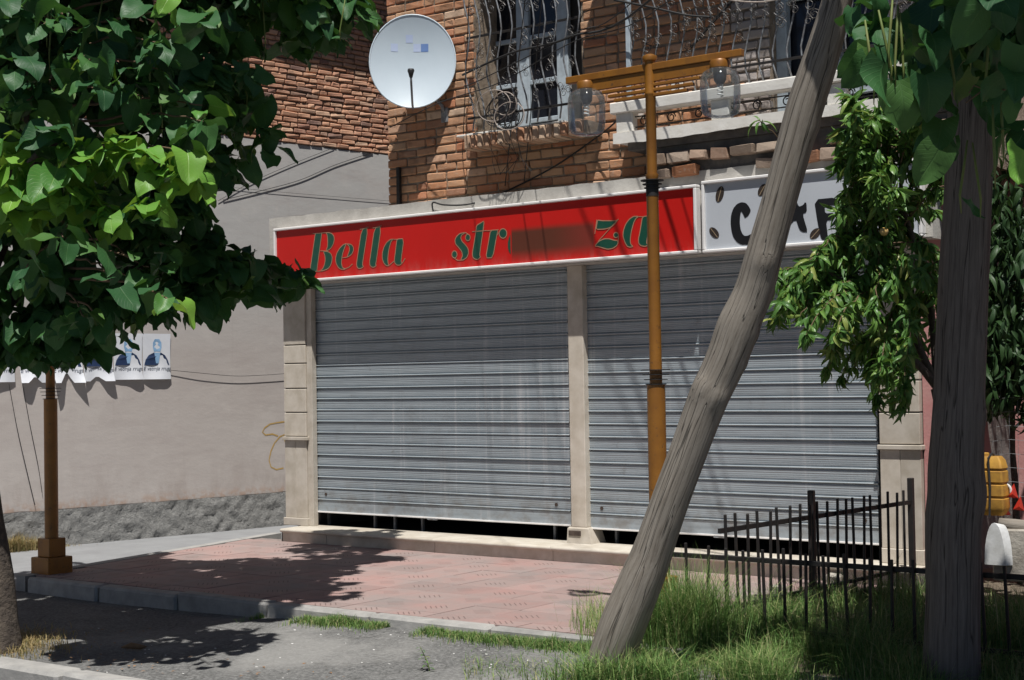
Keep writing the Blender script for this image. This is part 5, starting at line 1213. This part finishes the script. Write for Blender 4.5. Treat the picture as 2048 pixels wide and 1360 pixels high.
for tip, base in (((1560, 605), (1690, 560)), ((1580, 570), (1700, 590)), ((1650, 610), (1740, 600)), ((1705, 270), (1750, 340)), ((1555, 635), (1690, 620)), ((1590, 545), (1720, 520)), ((1660, 480), (1750, 480)), ((1690, 390), (1770, 420)), ((1680, 290), (1740, 380)), ((1700, 215), (1735, 370)), ((1705, 195), (1740, 330)), ((1770, 240), (1770, 380)), ((1825, 190), (1800, 350)), ((1850, 225), (1810, 360)), ((1875, 290), (1810, 420)), ((1870, 420), (1790, 470)), ((1660, 700), (1720, 590)), ((1680, 755), (1770, 660)), ((1740, 740), (1770, 640)), ((1790, 800), (1790, 660)), ((1810, 790), (1810, 650)), ((1840, 700), (1810, 560)), ((1880, 580), (1800, 540)), ((1620, 640), (1740, 560)), ((1700, 660), (1760, 520)), ((1760, 600), (1780, 450)), ((1720, 480), (1790, 420)), ((1860, 500), (1770, 480)), ((1700, 440), (1780, 390)), ((1700, 330), (1770, 420)), ((1780, 330), (1760, 470)), ((1640, 540), (1730, 500)), ((1880, 640), (1830, 540)), ((1830, 610), (1760, 520)), ((1755, 760), (1800, 600)), ((1605, 580), (1720, 540)), ((1720, 560), (1800, 500))):
    D = 9.65+random.uniform(-.4, .45); a = atd(base[0], base[1], 9.9); c = atd(tip[0], tip[1], D); mid = a.lerp(c, .55)+V((0, 0, .10))
    shoot([a, mid, c], .008, 44)
    for _k in range(2):
        o_ = RGT*random.uniform(-.12, .12)+FWD*random.uniform(-.3, .3)+V((0, 0, random.uniform(-.12, .12))); shoot([a+o_*.3, mid+o_, c.lerp(a, .15)+o_*1.2], .006, 34)
shoot([atd(1600, 300, 9.4), atd(1545, 262, 9.3), atd(1515, 240, 9.25)], .004, 10, .8)
plant_leaves(pt, LL, ('peach',), LV)
for x, y in ((1768, 463),): 
    p = atd(x, y, 9.45); MB().lathe(p, [(.002, -.028), (.018, -.022), (.028, -.004), (.026, .012), (.014, .024), (.003, .024)], 12).build('fruit', MT['yellow'] if x > 2000 else MT['spray'], pt, smooth=True)

# dark hedge behind the upright pole ------------------------------------
hg = thing('shrub', 'dense dark shrub in the garden behind the upright pole', 'shrub', cg(4.1, 11.6, 0))
LV = []
for (x, D, z, rx, rD, rz, n) in ((4.1, 11.5, 2.25, .75, .6, .75, 950), (3.75, 11.7, 1.75, .35, .4, .45, 320), (4.6, 11.3, 2.2, .7, .6, .9, 520), (3.75, 11.3, 1.75, .4, .35, .5, 700), (4.15, 11.1, 1.55, .45, .35, .5, 650), (3.7, 11.5, 2.6, .4, .4, .6, 500), (4.0, 11.9, 3.0, .6, .5, .6, 300)):
    for _ in range(n):
        d = rv().normalized()*random.uniform(.5, 1); p = cg(x, D, z)+RGT*d.x*rx+FWD*d.y*rD+V((0, 0, d.z*rz))
        LV.append((frame_m(p, (rv()*.5+V((0, 0, -.8))).normalized(), (V((0, 0, 1))-FWD*.4+rv()*.4).normalized(), random.uniform(.9, 1.5)), 'bush'))
b = MB()
for q in ((3.9, 11.6), (4.2, 11.5), (4.5, 11.4)): b = MB(); limb(b, [cg(q[0], q[1], -.1), cg(q[0]-.05, q[1], 1.0), cg(q[0], q[1], 2.2)], .035, .012, 7); b.build('stem', MT['bark'], hg, smooth=True)
plant_leaves(hg, LL, ('bush',), LV)

# grass ----------------------------------------------------------------
def grass(name, lab, fn, n, h, mat='grass', bend=.6, wd=.0035, zf=None, rr=(0, 1)):
    b = MB(); b.att['rnd'] = []
    k = 0
    while k < n:
        q = fn()
        if q is None: continue
        x, y, hs = q; k += 1; z = zf(x, y) if zf else -.12
        H_ = h*hs*random.uniform(.35, 1.15); a = random.uniform(0, 2*pi); bd = random.uniform(.1, bend)*H_; d = V((math.cos(a), math.sin(a), 0)); s_ = V((-d.y, d.x, 0))*wd*random.uniform(.6, 1.3)
        p = V((x, y, z)); m1 = p+d*bd*.25+V((0, 0, H_*.55)); m2 = p+d*bd+V((0, 0, H_*(1-.25*bd/H_)))
        n0 = len(b.v); b.v += [p-s_, p+s_, m1+s_*.8, m1-s_*.8, m2]; b.f += [(n0, n0+1, n0+2, n0+3), (n0+3, n0+2, n0+4)]
        r_ = random.uniform(*rr); b.att['rnd'] += [r_]*5
    return tag(b.build(name, MT[mat]), lab, 'grass', None, 'stuff')
def soilz(x, y): return -.10+.09*min(1, max(0, (y+3.45)/1.7))
def garden():
    x = random.uniform(6.35, 9.4); y = random.uniform(-3.72, -.5)
    cl = noise.noise(V((x*2.2, y*2.2, 0)))
    if y < -3.5+.18*noise.noise(V((x*3, 0, 1))): return None
    if y > -1.9 and random.random() < .55: return None
    if random.random() > .62+cl*1.3: return None
    return x, y, (.75+.7*cl+(.15 if y > -3.0 else 0))*(1.5 if random.random() < .06 else 1)
grass('grass', 'tall wild green grass filling the fenced garden', garden, 30000, .25, zf=soilz, bend=1.5, wd=.0021)
def strip():
    x = random.uniform(3.0, 6.5); y = -3.12-abs(random.gauss(0, .09))
    if noise.noise(V((x*1.7, 0, 4))) < -.25: return None
    return x, y, (.55+.5*noise.noise(V((x*3, 0, 2))))*(1.5 if x > 5.6 else 1)
grass('grass', 'short grass growing along the foot of the pavement kerb', strip, 9000, .10, zf=lambda x, y: hz(x, y), bend=1.2, wd=.0022)
tc_ = LEAN[1][0]
def tuft():
    a = random.gauss(0, 1); q = V((tc_.x, tc_.y, 0))-FWD*.20+RGT*(.06+random.gauss(0, .19))+FWD*random.gauss(0, .10)
    return q.x, q.y, max(.3, 1.0-.35*abs(a))
grass('grass', 'bright grass tuft round the foot of the leaning pole', tuft, 4200, .30, zf=lambda x, y: -.13, bend=1.2, wd=.003)
def verge():
    q = atz(random.uniform(930, 1420), 1350+random.gauss(0, 16), -.13)
    return q.x, q.y, .6+.4*random.random()
grass('grass', 'thin low grass along the bottom edge left of the leaning pole', verge, 2200, .12, zf=lambda x, y: -.13, bend=1.4, wd=.0022, rr=(.2, 1))
def lampfoot():
    q = cg(random.gauss(1.02, .13), random.gauss(9.12, .10), 0); return q.x, q.y, .7+.5*random.random()
grass('grass', 'tall grass hiding the foot of the street lamp behind the leaning pole', lampfoot, 4400, .54, zf=lambda x, y: -.08, bend=.8, wd=.0022)
def side_():
    q = cg(random.gauss(.52, .09), random.gauss(9.45, .38), 0); return q.x, q.y, .6+.5*random.random()
grass('grass', 'wispy seeding grass left of the leaning pole by the kerb', side_, 520, .30, zf=lambda x, y: hz(x, y) if y < -3.1 else -.02, bend=.7, wd=.0018, rr=(.4, 1))
def dry1():
    q = atz(20+random.gauss(0, 55), 1288+random.gauss(0, 14), -.13); return q.x, q.y, .7
grass('dry_grass', 'dry yellow grass round the foot of the left tree', dry1, 2200, .09, 'drygrass', zf=lambda x, y: -.13, bend=1.4, wd=.0025)
def dry2():
    s = ws_(onwall(20, 1070))+random.gauss(0, .3); p = wp(s, 0, .08+abs(random.gauss(0, .05))); return p.x, p.y, max(.2, 1-abs(s-ws_(onwall(20, 1070)))*1.2)
grass('dry_grass', 'clump of straw-coloured grass against the rough plinth on the left', dry2, 1600, .24, 'drygrass', zf=lambda x, y: -.16, bend=1.0, wd=.003)
# single weeds
def weed(lab, px, py, h, n, D=None):
    p = atz(px, py, -.13); t = thing('weed', lab, 'weed', p)
    tip = p+V((random.uniform(-.1, .0), -.02, h)); MB().tube([p, p.lerp(tip, .5)+V((.015, 0, 0)), tip], [.004, .003, .0015], 5).build('stem', MT['pod'], t)
    v = lance_leaf(.05, .014, .3, .5); me = v.mesh('leaf', smooth=True); me.materials.append(MT['peach'])
    for i in range(n):
        f = .25+.75*i/n; q = p.lerp(tip, f); a = i*2.4; o = bpy.data.objects.new('leaf', me); COL.objects.link(o); o.parent = t
        M_ = frame_m(q-p, V((math.cos(a), math.sin(a), .5)), V((0, 0, 1)), 1.15-.5*f); o.matrix_local = M_
weed('single upright weed growing from the asphalt at the bottom centre', 862, 1352, .17, 16)
weed('small leafy weed in the shade beside the upright pole', 1720, 1330, .14, 12)
weed('leafy weed behind the fence below the right shutter', 1710, 1190, .26, 18)
# fallen leaves and litter
b = MB(); b.att['rnd'] = []
for _ in range(260):
    px = random.choice((random.uniform(0, 330), random.uniform(0, 1180), random.uniform(600, 1180))); py = random.uniform(1255, 1358)
    p = atz(px, py, -.118)
    if p.y > -3.15 or p.y < -5.05: continue
    s_ = random.uniform(.006, .022); a = random.uniform(0, 6.3); d = V((math.cos(a), math.sin(a), 0))*s_; e = V((-d.y, d.x, 0))*.5
    n0 = len(b.v); b.v += [p-d, p+e+V((0, 0, .006)), p+d+V((0, 0, .003)), p-e+V((0, 0, .005))]; b.f.append((n0, n0+1, n0+2, n0+3)[::-1])
tag(b.build('fallen_leaves', MT['dead_leaf']) if not b.att.pop('rnd', 0) else None, 'dry fallen leaf scraps strewn over the asphalt', 'leaves', None, 'stuff')
b = MB()
for _ in range(60):
    p = atz(random.uniform(120, 1150), random.uniform(1250, 1355), -.118)
    if p.y > -3.15 or p.y < -5.05: continue
    s_ = random.uniform(.003, .009); b.cbox(p.x-s_, p.x+s_, p.y-s_*.6, p.y+s_*.6, hz(p.x, p.y)-.01, hz(p.x, p.y)+s_*.35, s_*.3, s_*.25)
tag(b.build('pale_grit', MT['litter']), 'pale grit and tiny stones on the asphalt', 'grit', None, 'stuff')
p = atz(268, 1298, -.12); tag(MB().tube([p+V((-.09, -.03, .006)), p+V((-.03, .0, .018)), p+V((.04, .02, .014)), p+V((.10, .02, .022))], [.006, .022, .018, .004], 7).build('dry_husk', MT['dead_leaf'], origin=p, smooth=True), 'curled brown dry husk lying on the asphalt at the left', 'husk')
p = atz(1251, 1267, -.10); tag(MB().cbox(p.x-.02, p.x+.025, p.y-.006, p.y+.008, -.06, -.045, .003, .002).build('paper_scrap', MT['litter'], origin=p), 'small white paper scrap in the grass by the kerb', 'litter')
